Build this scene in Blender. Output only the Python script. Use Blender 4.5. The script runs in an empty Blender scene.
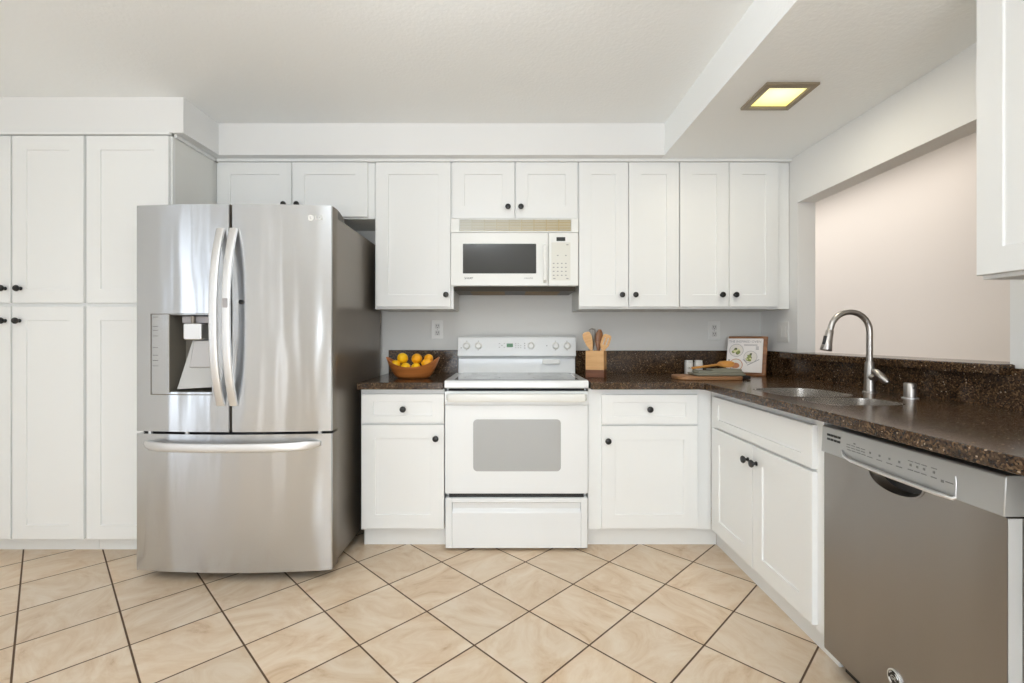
import bpy, bmesh, math, random
from mathutils import Vector, Matrix
random.seed(7)
SC = bpy.context.scene
COL = SC.collection
PI = math.pi

# ------------------------------------------------------------------ camera, world, light, exposure
CAM_Z = 1.14
cam_d = bpy.data.cameras.new('camera'); cam = bpy.data.objects.new('camera', cam_d); COL.objects.link(cam)
cam.location = (0, 0, CAM_Z); cam.rotation_euler = (PI/2, 0, 0)
cam_d.sensor_width = 36; cam_d.lens = 36*465/1024
cam_d.shift_x = 3.5/1024; cam_d.shift_y = -4.5/1024
cam_d.clip_start = 0.02
SC.camera = cam

world = bpy.data.worlds.new('world'); SC.world = world; world.use_nodes = True
world.node_tree.nodes['Background'].inputs[0].default_value = (0.86, 0.92, 1.0, 1)
world.node_tree.nodes['Background'].inputs[1].default_value = 1.6

SC.view_settings.view_transform = 'Standard'; SC.view_settings.look = 'None'
SC.view_settings.gamma = 1; SC.view_settings.use_curve_mapping = False
SC.view_settings.exposure = -0.26
SC.cycles.max_bounces = 10; SC.cycles.diffuse_bounces = 6; SC.cycles.glossy_bounces = 5
SC.cycles.use_denoising = True
SC.cycles.caustics_reflective = False; SC.cycles.caustics_refractive = False

def area(name, loc, target, sx, sy, power, col=(1, 1, 1)):
    d = bpy.data.lights.new(name, 'AREA'); d.shape = 'RECTANGLE'; d.size = sx; d.size_y = sy
    d.energy = power; d.color = col
    o = bpy.data.objects.new(name, d); COL.objects.link(o); o.location = loc
    o.rotation_euler = (Vector(target)-Vector(loc)).to_track_quat('-Z', 'Y').to_euler()
    return o
# added lights standing for daylight, behind the invented rear and left openings
area('added_daylight_rear', (-0.15, -3.27, 1.05), (-0.15, 0, 1.05), 2.1, 2.0, 112, (0.88, 0.945, 1.0))  # added fill, stands for daylight through the invented sliding doors
area('added_daylight_side', (-3.13, 0.09, 1.2), (0, 0.09, 1.2), 0.95, 1.8, 11, (0.90, 0.95, 1.0))  # added light behind the left window, reflected as streaks in the steel
area('added_daylight_slot', (-3.13, -0.93, 1.2), (0, -0.93, 1.2), 0.30, 1.8, 3, (0.90, 0.95, 1.0))  # added strip light, puts a bright streak on the refrigerator door
area('added_daylight_corner', (-2.88, -3.27, 1.05), (-2.88, 0, 1.05), 0.16, 2.05, 3.2, (1.0, 0.97, 0.92))  # added strip light at the corner slot, another streak in the steel
def bulb(name, loc, power, r, col):
    d = bpy.data.lights.new(name, 'POINT'); d.energy = power; d.shadow_soft_size = r; d.color = col
    o = bpy.data.objects.new(name, d); COL.objects.link(o); o.location = loc; return o
bulb('added_kitchen_bulb', (-0.2, 1.15, 2.17), 9, 0.10, (0.92, 0.96, 1.0))  # added fill bulb, its fitting is out of view
area('added_hall_lamp', (2.27, 3.75, 2.335), (2.27, 3.75, 0), 0.5, 2.5, 11, (1, 0.965, 0.935))  # added to brighten the hall wall
area('added_uplight', (-0.42, -0.35, 1.795), (-0.42, -0.35, 2.39), 0.22, 0.22, 36, (0.89, 0.955, 1.0))  # added to bounce fill light off the ceiling

# ------------------------------------------------------------------ materials
def L(r, g, b):
    f = lambda c: (c/255/12.92) if c/255 <= 0.04045 else ((c/255+0.055)/1.055)**2.4
    return (f(r), f(g), f(b), 1)

def mat(name, col, rough=0.5, metal=0.0, spec=0.5, bump=None, coat=0.0, emit=None):
    m = bpy.data.materials.new(name); m.use_nodes = True
    nt = m.node_tree; b = nt.nodes['Principled BSDF']
    b.inputs['Base Color'].default_value = col
    b.inputs['Roughness'].default_value = rough
    b.inputs['Metallic'].default_value = metal
    b.inputs['Specular IOR Level'].default_value = spec
    b.inputs['Coat Weight'].default_value = coat
    b.inputs['Coat Roughness'].default_value = 0.08
    if emit:
        b.inputs['Emission Color'].default_value = emit[0]; b.inputs['Emission Strength'].default_value = emit[1]
    if bump:
        sc, st = bump
        tc = nt.nodes.new('ShaderNodeTexCoord'); n = nt.nodes.new('ShaderNodeTexNoise')
        n.inputs['Scale'].default_value = sc; n.inputs['Detail'].default_value = 3
        bp = nt.nodes.new('ShaderNodeBump'); bp.inputs['Strength'].default_value = st; bp.inputs['Distance'].default_value = 0.004
        nt.links.new(tc.outputs['Object'], n.inputs['Vector'])
        nt.links.new(n.outputs['Fac'], bp.inputs['Height']); nt.links.new(bp.outputs['Normal'], b.inputs['Normal'])
    return m

def N(nt, typ, **kw):
    n = nt.nodes.new(typ)
    for k, v in kw.items(): setattr(n, k, v)
    return n
def math_n(nt, op, a, b=None, c=None):
    n = N(nt, 'ShaderNodeMath', operation=op)
    for i, v in enumerate((a, b, c)):
        if v is None: continue
        if isinstance(v, (int, float)): n.inputs[i].default_value = v
        else: nt.links.new(v, n.inputs[i])
    return n.outputs[0]
def ramp(nt, fac, stops):
    r = N(nt, 'ShaderNodeValToRGB'); e = r.color_ramp.elements
    while len(e) < len(stops): e.new(0.5)
    for i, (p, c) in enumerate(stops): e[i].position = p; e[i].color = c
    nt.links.new(fac, r.inputs[0]); return r.outputs[0]
def mixc(nt, fac, a, b, blend='MIX'):
    n = N(nt, 'ShaderNodeMix', data_type='RGBA', blend_type=blend)
    for s, v in ((n.inputs[0], fac), (n.inputs[6], a), (n.inputs[7], b)):
        if isinstance(v, (int, float, tuple)): s.default_value = v
        else: nt.links.new(v, s)
    return n.outputs[2]

def wood(name, c1, c2, rough=0.45, scale=(3, 30, 30), axis_rot=(0, 0, 0)):
    m = mat(name, c1, rough); nt = m.node_tree; b = nt.nodes['Principled BSDF']
    tc = N(nt, 'ShaderNodeTexCoord'); mp = N(nt, 'ShaderNodeMapping'); mp.inputs['Scale'].default_value = scale
    mp.inputs['Rotation'].default_value = axis_rot
    n = N(nt, 'ShaderNodeTexNoise'); n.inputs['Scale'].default_value = 3; n.inputs['Detail'].default_value = 5; n.inputs['Distortion'].default_value = 0.6
    nt.links.new(tc.outputs['Object'], mp.inputs[0]); nt.links.new(mp.outputs[0], n.inputs['Vector'])
    nt.links.new(ramp(nt, n.outputs['Fac'], [(0.3, c1), (0.7, c2)]), b.inputs['Base Color'])
    return m

def steel(name, col, rough, aniso=0.75, wave=0.0, tangent=True):
    m = mat(name, col, rough, 1.0); nt = m.node_tree; b = nt.nodes['Principled BSDF']
    if tangent:
        t = N(nt, 'ShaderNodeTangent', direction_type='RADIAL', axis='Z')
        nt.links.new(t.outputs[0], b.inputs['Tangent'])
        b.inputs['Anisotropic'].default_value = aniso
        b.inputs['Anisotropic Rotation'].default_value = 0.25
    tc = N(nt, 'ShaderNodeTexCoord'); mp = N(nt, 'ShaderNodeMapping'); mp.inputs['Scale'].default_value = (2, 2, 900)
    n = N(nt, 'ShaderNodeTexNoise'); n.inputs['Scale'].default_value = 1; n.inputs['Detail'].default_value = 2
    nt.links.new(tc.outputs['Object'], mp.inputs[0]); nt.links.new(mp.outputs[0], n.inputs['Vector'])
    r = N(nt, 'ShaderNodeMapRange'); r.inputs[3].default_value = rough-0.004; r.inputs[4].default_value = rough+0.004
    nt.links.new(n.outputs['Fac'], r.inputs[0]); nt.links.new(r.outputs[0], b.inputs['Roughness'])
    if wave:
        mp2 = N(nt, 'ShaderNodeMapping'); mp2.inputs['Scale'].default_value = (9, 9, 1.6)
        n2 = N(nt, 'ShaderNodeTexNoise'); n2.inputs['Scale'].default_value = 1; n2.inputs['Detail'].default_value = 1
        nt.links.new(tc.outputs['Object'], mp2.inputs[0]); nt.links.new(mp2.outputs[0], n2.inputs['Vector'])
        bp = N(nt, 'ShaderNodeBump'); bp.inputs['Strength'].default_value = 1; bp.inputs['Distance'].default_value = wave
        nt.links.new(n2.outputs['Fac'], bp.inputs['Height']); nt.links.new(bp.outputs[0], b.inputs['Normal'])
    return m

M = {}
M['wall'] = mat('wall_paint', L(232, 232, 231), 0.6, bump=(180, 0.08))
M['back_wall'] = mat('grey_wall_paint', L(216, 215, 212), 0.6, bump=(180, 0.08))
M['ceiling'] = mat('ceiling_paint', L(247, 249, 249), 0.8, bump=(70, 0.35))
M['hall_wall'] = mat('warm_wall_paint', L(226, 219, 212), 0.7)
M['cabinet'] = mat('cabinet_lacquer', L(236, 237, 236), 0.38)
M['cab_in'] = mat('cabinet_carcass', L(228, 228, 224), 0.5)
M['black'] = mat('black_knob', L(20, 19, 18), 0.35)
M['dark'] = mat('dark_plastic', L(26, 26, 26), 0.4)
M['rubber'] = mat('dark_rubber', L(18, 18, 18), 0.8)
M['enamel'] = mat('white_enamel', L(233, 235, 236), 0.16, coat=0.3)
M['bisque'] = mat('offwhite_plastic', L(236, 237, 234), 0.3)
M['enamel_grey'] = mat('white_satin_plastic', L(232, 232, 228), 0.3)
M['ink'] = mat('grey_ink', L(120, 120, 118), 0.6)
M['dark_ink'] = mat('dark_ink', L(48, 46, 44), 0.6)
M['oven_glass'] = mat('oven_window_glass', L(172, 173, 172), 0.1, spec=0.6)
M['hob_glass'] = mat('cooktop_glass', L(120, 121, 122), 0.07, spec=0.6)
M['micro_glass'] = mat('microwave_window_glass', L(46, 45, 41), 0.12)
M['display'] = mat('green_display', L(20, 70, 30), 0.3, emit=(L(40, 150, 60), 0.25))
M['display_dark'] = mat('dark_display', L(22, 26, 22), 0.3)
M['steel'] = steel('brushed_steel', (0.615, 0.63, 0.65, 1), 0.24, 0.92, 0.0065)
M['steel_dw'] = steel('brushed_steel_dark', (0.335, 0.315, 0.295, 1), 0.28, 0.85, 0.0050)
M['steel_bezel'] = mat('satin_steel_plastic', L(178, 178, 176), 0.35, 0.6)
M['steel_handle'] = mat('satin_steel', (0.78, 0.78, 0.78, 1), 0.46, 1.0)
M['chrome_dull'] = mat('brushed_nickel', (0.44, 0.415, 0.39, 1), 0.32, 1.0)
M['sink_steel'] = mat('sink_steel', (0.64, 0.61, 0.57, 1), 0.24, 1.0)
M['fridge_side'] = mat('grey_coated_steel', L(128, 120, 110), 0.3, 0.55)
M['hinge_grey'] = mat('dark_grey_plastic', L(84, 80, 74), 0.5)
M['plate'] = mat('switch_plate_plastic', L(226, 225, 222), 0.35)
M['fixture_trim'] = mat('bronze_trim', L(150, 138, 118), 0.4, 0.3)
M['frame_dark'] = mat('added_frame_paint', L(44, 39, 35), 0.4)  # dark so the added frames reflect as bands in the steel
M['glass_lamp'] = mat('lamp_diffuser', L(255, 244, 180), 0.4, emit=(L(255, 240, 168), 0.95))
M['glass_lamp2'] = mat('opal_glass', L(245, 243, 235), 0.3, emit=(L(255, 246, 226), 0.9))  # glow of the added kitchen and hall lamps
M['paper'] = mat('book_paper', L(240, 235, 232), 0.55)
M['lemon'] = mat('lemon_peel', L(250, 196, 22), 0.42, bump=(160, 0.25))
M['lemon2'] = mat('orange_lemon_peel', L(245, 172, 24), 0.42, bump=(160, 0.25))
M['ceramic'] = mat('white_ceramic', L(236, 234, 230), 0.25)
M['towel'] = mat('sage_cloth', L(130, 128, 114), 0.95, bump=(260, 0.6))
M['bowl'] = wood('bowl_wood', L(196, 122, 62), L(156, 90, 42), 0.35, (2, 2, 14))
M['bamboo'] = wood('bamboo_wood', L(220, 176, 122), L(202, 152, 96), 0.45, (2, 2, 22))
M['walnut'] = wood('walnut_wood', L(128, 78, 48), L(98, 56, 34), 0.4, (2, 2, 20))
M['acacia'] = wood('acacia_wood', L(158, 106, 64), L(118, 74, 42), 0.4, (2, 14, 14))
M['board'] = wood('board_wood', L(172, 128, 88), L(140, 96, 62), 0.45, (2, 18, 18))
M['spoon'] = wood('spoon_wood', L(206, 150, 76), L(182, 122, 52), 0.45, (3, 18, 18))
M['leather'] = mat('dark_leather', L(34, 28, 26), 0.7)
M['food_green'] = mat('print_green', L(140, 150, 84), 0.6)
M['food_cream'] = mat('print_cream', L(222, 218, 170), 0.6)
M['food_dark'] = mat('print_dark_green', L(82, 84, 52), 0.6)
M['food_orange'] = mat('print_orange', L(196, 130, 90), 0.6)
M['print_grey'] = mat('print_grey', L(168, 164, 166), 0.6)
M['print_plate'] = mat('print_plate', L(232, 226, 218), 0.6)

def lamp_glass():
    m = M['glass_lamp']; nt = m.node_tree; b = nt.nodes['Principled BSDF']
    tc = N(nt, 'ShaderNodeTexCoord'); mp = N(nt, 'ShaderNodeMapping'); mp.vector_type = 'TEXTURE'
    mp.inputs['Location'].default_value = (-0.01, -0.03, 0); mp.inputs['Scale'].default_value = (0.14, 0.11, 0.14)
    g = N(nt, 'ShaderNodeTexGradient', gradient_type='SPHERICAL')
    nt.links.new(tc.outputs['Object'], mp.inputs[0]); nt.links.new(mp.outputs[0], g.inputs[0])
    nt.links.new(ramp(nt, g.outputs['Fac'], [(0.0, L(255, 246, 140)), (0.6, L(255, 252, 205)), (1.0, L(255, 254, 236))]), b.inputs['Emission Color'])
    b.inputs['Emission Strength'].default_value = 1.1
lamp_glass()
def granite():
    m = mat('brown_quartz', L(58, 44, 35), 0.17, spec=0.38); nt = m.node_tree; b = nt.nodes['Principled BSDF']
    tc = N(nt, 'ShaderNodeTexCoord')
    v = N(nt, 'ShaderNodeTexVoronoi'); v.inputs['Scale'].default_value = 210
    nt.links.new(tc.outputs['Object'], v.inputs['Vector'])
    s = N(nt, 'ShaderNodeSeparateColor'); nt.links.new(v.outputs['Color'], s.inputs[0])
    base = ramp(nt, s.outputs[0], [(0.0, L(34, 23, 16)), (0.45, L(60, 44, 30)), (0.75, L(82, 62, 43)), (0.93, L(112, 88, 62))])
    v2 = N(nt, 'ShaderNodeTexVoronoi'); v2.inputs['Scale'].default_value = 260
    nt.links.new(tc.outputs['Object'], v2.inputs['Vector'])
    s2 = N(nt, 'ShaderNodeSeparateColor'); nt.links.new(v2.outputs['Color'], s2.inputs[0])
    fleck = math_n(nt, 'GREATER_THAN', s2.outputs[1], 0.992)
    n = N(nt, 'ShaderNodeTexNoise'); n.inputs['Scale'].default_value = 26; n.inputs['Detail'].default_value = 4
    nt.links.new(tc.outputs['Object'], n.inputs['Vector'])
    tone = ramp(nt, n.outputs['Fac'], [(0.3, (0.72, 0.70, 0.68, 1)), (0.7, (1.2, 1.18, 1.15, 1))])
    c = mixc(nt, 1.0, base, tone, 'MULTIPLY')
    c = mixc(nt, fleck, c, L(168, 148, 126))
    nt.links.new(c, b.inputs['Base Color'])
    return m
M['granite'] = granite()

def tile_mat():
    m = mat('beige_floor_tile', L(214, 190, 160), 0.42); nt = m.node_tree; b = nt.nodes['Principled BSDF']
    P = 0.3005; x0, y0 = 0.0860, 1.932; q = 1/math.sqrt(2)
    tc = N(nt, 'ShaderNodeTexCoord'); sp = N(nt, 'ShaderNodeSeparateXYZ'); nt.links.new(tc.outputs['Object'], sp.inputs[0])
    X = math_n(nt, 'SUBTRACT', sp.outputs[0], x0); Y = math_n(nt, 'SUBTRACT', sp.outputs[1], y0)
    u = math_n(nt, 'MULTIPLY', math_n(nt, 'ADD', X, Y), q/P); v = math_n(nt, 'MULTIPLY', math_n(nt, 'SUBTRACT', X, Y), q/P)
    fu, fv = math_n(nt, 'FLOOR', u), math_n(nt, 'FLOOR', v)
    du = math_n(nt, 'ABSOLUTE', math_n(nt, 'SUBTRACT', math_n(nt, 'FRACT', u), 0.5))
    dv = math_n(nt, 'ABSOLUTE', math_n(nt, 'SUBTRACT', math_n(nt, 'FRACT', v), 0.5))
    d = math_n(nt, 'MAXIMUM', du, dv)
    g = N(nt, 'ShaderNodeMapRange', interpolation_type='SMOOTHSTEP')
    nt.links.new(d, g.inputs[0]); g.inputs[1].default_value = 0.4870; g.inputs[2].default_value = 0.4915
    cv = N(nt, 'ShaderNodeCombineXYZ'); nt.links.new(fu, cv.inputs[0]); nt.links.new(fv, cv.inputs[1])
    wn = N(nt, 'ShaderNodeTexWhiteNoise', noise_dimensions='3D'); nt.links.new(cv.outputs[0], wn.inputs['Vector'])
    # marbling, shifted and turned tile by tile
    off = N(nt, 'ShaderNodeVectorMath', operation='SCALE'); nt.links.new(wn.outputs['Color'], off.inputs[0]); off.inputs['Scale'].default_value = 40
    ang = math_n(nt, 'MULTIPLY', wn.outputs['Value'], 6.28)
    rot = N(nt, 'ShaderNodeVectorRotate', rotation_type='Z_AXIS'); nt.links.new(tc.outputs['Object'], rot.inputs['Vector']); nt.links.new(ang, rot.inputs['Angle'])
    sc = N(nt, 'ShaderNodeVectorMath', operation='MULTIPLY'); nt.links.new(rot.outputs[0], sc.inputs[0]); sc.inputs[1].default_value = (4.2, 7.5, 1)
    ad = N(nt, 'ShaderNodeVectorMath', operation='ADD'); nt.links.new(sc.outputs[0], ad.inputs[0]); nt.links.new(off.outputs[0], ad.inputs[1])
    n = N(nt, 'ShaderNodeTexNoise'); n.inputs['Scale'].default_value = 1.0; n.inputs['Detail'].default_value = 8; n.inputs['Roughness'].default_value = 0.68; n.inputs['Distortion'].default_value = 1.2
    nt.links.new(ad.outputs[0], n.inputs['Vector'])
    c = ramp(nt, n.outputs['Fac'], [(0.24, L(184, 150, 116)), (0.40, L(214, 189, 159)), (0.56, L(224, 205, 181)), (0.78, L(232, 219, 201))])
    tint = ramp(nt, wn.outputs['Value'], [(0, (0.93, 0.93, 0.93, 1)), (1, (1.03, 1.02, 1.01, 1))])
    c = mixc(nt, 1.0, c, tint, 'MULTIPLY')
    c = mixc(nt, g.outputs[0], c, L(94, 72, 54))
    nt.links.new(c, b.inputs['Base Color'])
    r = N(nt, 'ShaderNodeMapRange'); nt.links.new(g.outputs[0], r.inputs[0]); r.inputs[3].default_value = 0.36; r.inputs[4].default_value = 0.9
    nt.links.new(r.outputs[0], b.inputs['Roughness'])
    bp = N(nt, 'ShaderNodeBump'); bp.invert = True; bp.inputs['Strength'].default_value = 0.6; bp.inputs['Distance'].default_value = 0.002
    nt.links.new(g.outputs[0], bp.inputs['Height']); nt.links.new(bp.outputs[0], b.inputs['Normal'])
    return m
M['tile'] = tile_mat()

# ------------------------------------------------------------------ mesh helpers
class MB:
    def __init__(s): s.v = []; s.f = []; s.m = []
    def add(s, vs, fs, mi=0):
        b = len(s.v); s.v += [tuple(p) for p in vs]
        s.f += [tuple(b+i for i in f) for f in fs]; s.m += [mi]*len(fs); return s
    def box(s, x0, x1, y0, y1, z0, z1, mi=0):
        return s.add([(x0,y0,z0),(x1,y0,z0),(x1,y1,z0),(x0,y1,z0),(x0,y0,z1),(x1,y0,z1),(x1,y1,z1),(x0,y1,z1)],
                     [(3,2,1,0),(4,5,6,7),(0,1,5,4),(1,2,6,5),(2,3,7,6),(3,0,4,7)], mi)
    def prism(s, poly, a0, a1, axis='y', mi=0):
        n = len(poly)
        def P(p, a): return {'y': (p[0], a, p[1]), 'x': (a, p[0], p[1]), 'z': (p[0], p[1], a)}[axis]
        vs = [P(p, a0) for p in poly]+[P(p, a1) for p in poly]
        fs = [tuple(range(n-1, -1, -1)), tuple(range(n, 2*n))]+[(i, (i+1) % n, n+(i+1) % n, n+i) for i in range(n)]
        return s.add(vs, fs, mi)
    def loops(s, loops, cap0=True, cap1=True, mi=0, closed=True):
        n = len(loops[0]); vs = [p for l in loops for p in l]; fs = []
        for k in range(len(loops)-1):
            for i in range(n if closed else n-1):
                j = (i+1) % n; fs.append((k*n+i, k*n+j, (k+1)*n+j, (k+1)*n+i))
        if cap0: fs.append(tuple(range(n-1, -1, -1)))
        if cap1: fs.append(tuple(range((len(loops)-1)*n, len(loops)*n)))
        return s.add(vs, fs, mi)
    def lathe(s, prof, c=(0, 0, 0), n=24, axis='z', mi=0):
        ls = []
        for r, h in prof:
            l = []
            for i in range(n):
                a = 2*PI*i/n; p, q = r*math.cos(a), r*math.sin(a)
                d = {'z': (p, q, h), 'y': (p, h, q), 'x': (h, p, q)}[axis]
                l.append((c[0]+d[0], c[1]+d[1], c[2]+d[2]))
            ls.append(l)
        return s.loops(ls, mi=mi)
    def tube(s, pts, rad, n=14, flat=None, up=None, mi=0):
        pts = [Vector(p) for p in pts]; ls = []; prev = None
        for i, p in enumerate(pts):
            t = (pts[min(i+1, len(pts)-1)]-pts[max(i-1, 0)]).normalized()
            if up is not None: u = Vector(up)
            elif prev is None: u = Vector((0, 0, 1)) if abs(t.z) < 0.9 else Vector((0, 1, 0))
            else: u = prev
            u = (u-t*u.dot(t)).normalized(); w = t.cross(u); prev = u
            r = rad[i] if isinstance(rad, (list, tuple)) else rad
            ru, rw = (r, r) if flat is None else (r*flat[0], r*flat[1])
            ls.append([p+u*ru*sgnpow(math.cos(2*PI*k/n), flat)+w*rw*sgnpow(math.sin(2*PI*k/n), flat) for k in range(n)])
        return s.loops(ls, mi=mi)
    def build(s, name, mats, parent=None, bevel=0.0, smooth=True, seg=2, ang=35):
        me = bpy.data.meshes.new(name); me.from_pydata(s.v, [], s.f)
        ms = mats if isinstance(mats, (list, tuple)) else [mats]
        for m in ms: me.materials.append(M[m] if isinstance(m, str) else m)
        for p, i in zip(me.polygons, s.m): p.material_index = min(i, len(ms)-1)
        bm = bmesh.new(); bm.from_mesh(me); bmesh.ops.recalc_face_normals(bm, faces=bm.faces); bm.to_mesh(me); bm.free()
        if smooth:
            for p in me.polygons: p.use_smooth = True
            me.set_sharp_from_angle(angle=math.radians(ang))
        o = bpy.data.objects.new(name, me); COL.objects.link(o)
        if parent: o.parent = parent
        if bevel:
            b = o.modifiers.new('bevel', 'BEVEL'); b.width = bevel; b.segments = seg; b.limit_method = 'ANGLE'; b.angle_limit = math.radians(40)
        return o
def sgnpow(x, flat):
    return x if flat is None else math.copysign(abs(x)**0.55, x)

def rrect(x0, x1, y0, y1, r, n=6):
    out = []
    for cx, cy, a in ((x1-r, y0+r, -90), (x1-r, y1-r, 0), (x0+r, y1-r, 90), (x0+r, y0+r, 180)):
        for k in range(n+1):
            t = math.radians(a+90*k/n); out.append((cx+r*math.cos(t), cy+r*math.sin(t)))
    return out

def tag(o, label=None, cat=None, group=None, kind=None):
    if label: o['label'] = label
    if cat: o['category'] = cat
    if group: o['group'] = group
    if kind: o['kind'] = kind
    return o
def thing(name, label, cat, loc=(0, 0, 0), rz=0.0, group=None):
    o = bpy.data.objects.new(name, None); COL.objects.link(o); o.empty_display_size = 0.05
    o.location = loc; o.rotation_euler = (0, 0, rz)
    return tag(o, label, cat, group)
def struct(name, mb, m, label, cat, bevel=0.0):
    return tag(mb.build(name, m, None, bevel, smooth=False), label, cat, None, 'structure')

def text_mesh(name, body, size, m, parent, loc, rot, extrude=0.0004, align='CENTER'):
    cu = bpy.data.curves.new(name, 'FONT'); cu.body = body; cu.size = size; cu.extrude = extrude
    cu.align_x = align; cu.align_y = 'CENTER'; cu.resolution_u = 2
    tmp = bpy.data.objects.new(name, cu); COL.objects.link(tmp)
    bpy.context.view_layer.update()
    me = bpy.data.meshes.new_from_object(tmp.evaluated_get(bpy.context.evaluated_depsgraph_get()))
    bpy.data.objects.remove(tmp); bpy.data.curves.remove(cu)
    me.materials.clear(); me.materials.append(M[m])
    o = bpy.data.objects.new(name, me); COL.objects.link(o)
    if parent: o.parent = parent
    o.location = loc; o.rotation_euler = rot
    return o
FACE = (PI/2, 0, 0)        # lettering that faces local -Y

# ------------------------------------------------------------------ room shell
BACK, RIGHT, LEFT, REAR = 3.11, 1.69, -3.0, -3.15
CEIL, DROP = 2.39, 2.205
OP0, OP1, OPZ = 1.567, 2.72, 1.927          # pass-through opening in the right wall
HALL = 2.75

fl = MB().box(LEFT-0.2, HALL+0.15, REAR-0.2, 5.2, -0.12, 0.0)
struct('floor', fl, 'tile', 'beige marbled floor tiles laid on the diagonal with brown grout', 'floor')
ce = MB().box(LEFT-0.2, HALL+0.15, REAR-0.2, 5.2, CEIL, CEIL+0.12)
struct('ceiling', ce, 'ceiling', 'white ceiling', 'ceiling')
struct('ceiling_soffit', MB().box(0.913, RIGHT, -0.6, BACK, DROP, CEIL), 'ceiling', 'dropped ceiling section above the sink counter with its long beam face', 'ceiling')
struct('ceiling_soffit', MB().box(-1.695, 0.913, 2.721, BACK, DROP, CEIL), 'wall', 'white soffit above the back wall cabinets', 'soffit')
struct('ceiling_soffit', MB().box(LEFT, -1.695, 2.424, BACK, DROP, CEIL), 'wall', 'white deeper soffit above the tall pantry', 'soffit')
struct('wall_back', MB().box(LEFT-0.2, 1.795, BACK, BACK+0.1, 0, CEIL), 'back_wall', 'pale grey back wall behind the range', 'wall')
wr = MB()
wr.box(RIGHT, RIGHT+0.105, OP1, BACK, 0, CEIL)
wr.box(RIGHT, RIGHT+0.105, -1.2, OP0, 0, CEIL)
wr.box(RIGHT, RIGHT+0.105, OP0, OP1, 0, 1.012)
wr.box(RIGHT, RIGHT+0.105, OP0, OP1, OPZ, CEIL)
struct('wall_right', wr, 'wall', 'white wall with a wide pass-through opening above the sink', 'wall')
# unseen rear and left walls; their door and window openings are added for light
DX0, DX1, DZ = -1.25, 0.95, 2.1
SX0, SX1 = -2.96, -2.80      # added slot by the corner, for a bright streak in the refrigerator
wb = MB().box(LEFT-0.2, SX0, REAR-0.1, REAR, 0, CEIL).box(SX0, SX1, REAR-0.1, REAR, DZ, CEIL).box(SX1, DX0, REAR-0.1, REAR, 0, CEIL).box(DX1, HALL+0.15, REAR-0.1, REAR, 0, CEIL).box(DX0, DX1, REAR-0.1, REAR, DZ, CEIL)
struct('wall_rear', wb, 'wall', 'white wall behind the camera with openings for the added sliding doors', 'wall')
WY0, WY1, WZ0, WZ1 = -0.45, 0.70, 0.25, 2.15
VY0, VY1 = -1.08, -0.78
wl = MB().box(LEFT-0.1, LEFT, REAR, VY0, 0, CEIL).box(LEFT-0.1, LEFT, VY1, WY0, 0, CEIL).box(LEFT-0.1, LEFT, VY0, VY1, 0, WZ0).box(LEFT-0.1, LEFT, VY0, VY1, WZ1, CEIL).box(LEFT-0.1, LEFT, WY1, BACK, 0, CEIL)
wl.box(LEFT-0.1, LEFT, WY0, WY1, 0, WZ0).box(LEFT-0.1, LEFT, WY0, WY1, WZ1, CEIL)
struct('wall_left', wl, 'wall', 'white left wall with openings for the added windows', 'wall')
def framed(name, a0, a1, z0, z1, fixed, axis, nb, label, cat, w=0.05):
    mb = MB()
    def bar(p0, p1, q0, q1):
        if axis == 'x': mb.box(p0, p1, fixed-0.03, fixed+0.03, q0, q1)
        else: mb.box(fixed-0.03, fixed+0.03, p0, p1, q0, q1)
    bar(a0, a1, z0, z0+w); bar(a0, a1, z1-w, z1)
    for k in range(nb+1):
        c = a0+w/2+(a1-a0-w)*k/nb; bar(c-w/2, c+w/2, z0+w, z1-w)
    return struct(name, mb, 'frame_dark', label, cat)
framed('added_door_1', DX0, DX1, 0.0, DZ, REAR-0.05, 'x', 2, 'added unseen sliding doors behind the camera that let in light', 'door', 0.08)  # added opening for the rear fill light
framed('added_window_1', WY0, WY1, WZ0, WZ1, LEFT-0.05, 'y', 2, 'added tall dark-framed window in the left wall, for streaks in the steel', 'window', 0.11)  # added window, placed for the bright and dark bands in the refrigerator
framed('added_window_2', VY0, VY1, WZ0, WZ1, LEFT-0.05, 'y', 1, 'added narrow window in the left wall, for a streak in the steel', 'window', 0.03)  # added window, placed for one narrow streak in the refrigerator
# hall seen through the pass-through
struct('wall_hall', MB().box(HALL, HALL+0.1, REAR, 5.2, 0, CEIL), 'hall_wall', 'plain warm white wall seen through the pass-through', 'wall')
struct('wall_hall_end', MB().box(RIGHT+0.105, HALL, 5.1, 5.2, 0, CEIL), 'hall_wall', 'end wall of the hall', 'wall')

# scribe mouldings where cabinets meet the soffits
struct('trim_1', MB().box(-1.74, RIGHT, 2.769, 2.7945, 2.1865, 2.2045), 'cabinet', 'thin white moulding along the top of the back wall cabinets', 'trim', 0.003)
struct('trim_2', MB().box(-1.756, -1.741, 2.44, 2.768, 2.186, 2.2045), 'cabinet', 'thin white moulding along the top of the pantry side', 'trim', 0.003)
struct('trim_3', MB().box(LEFT, -1.757, 2.409, 2.4285, 2.1905, 2.2045), 'cabinet', 'thin white moulding above the pantry doors', 'trim', 0.002)

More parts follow.
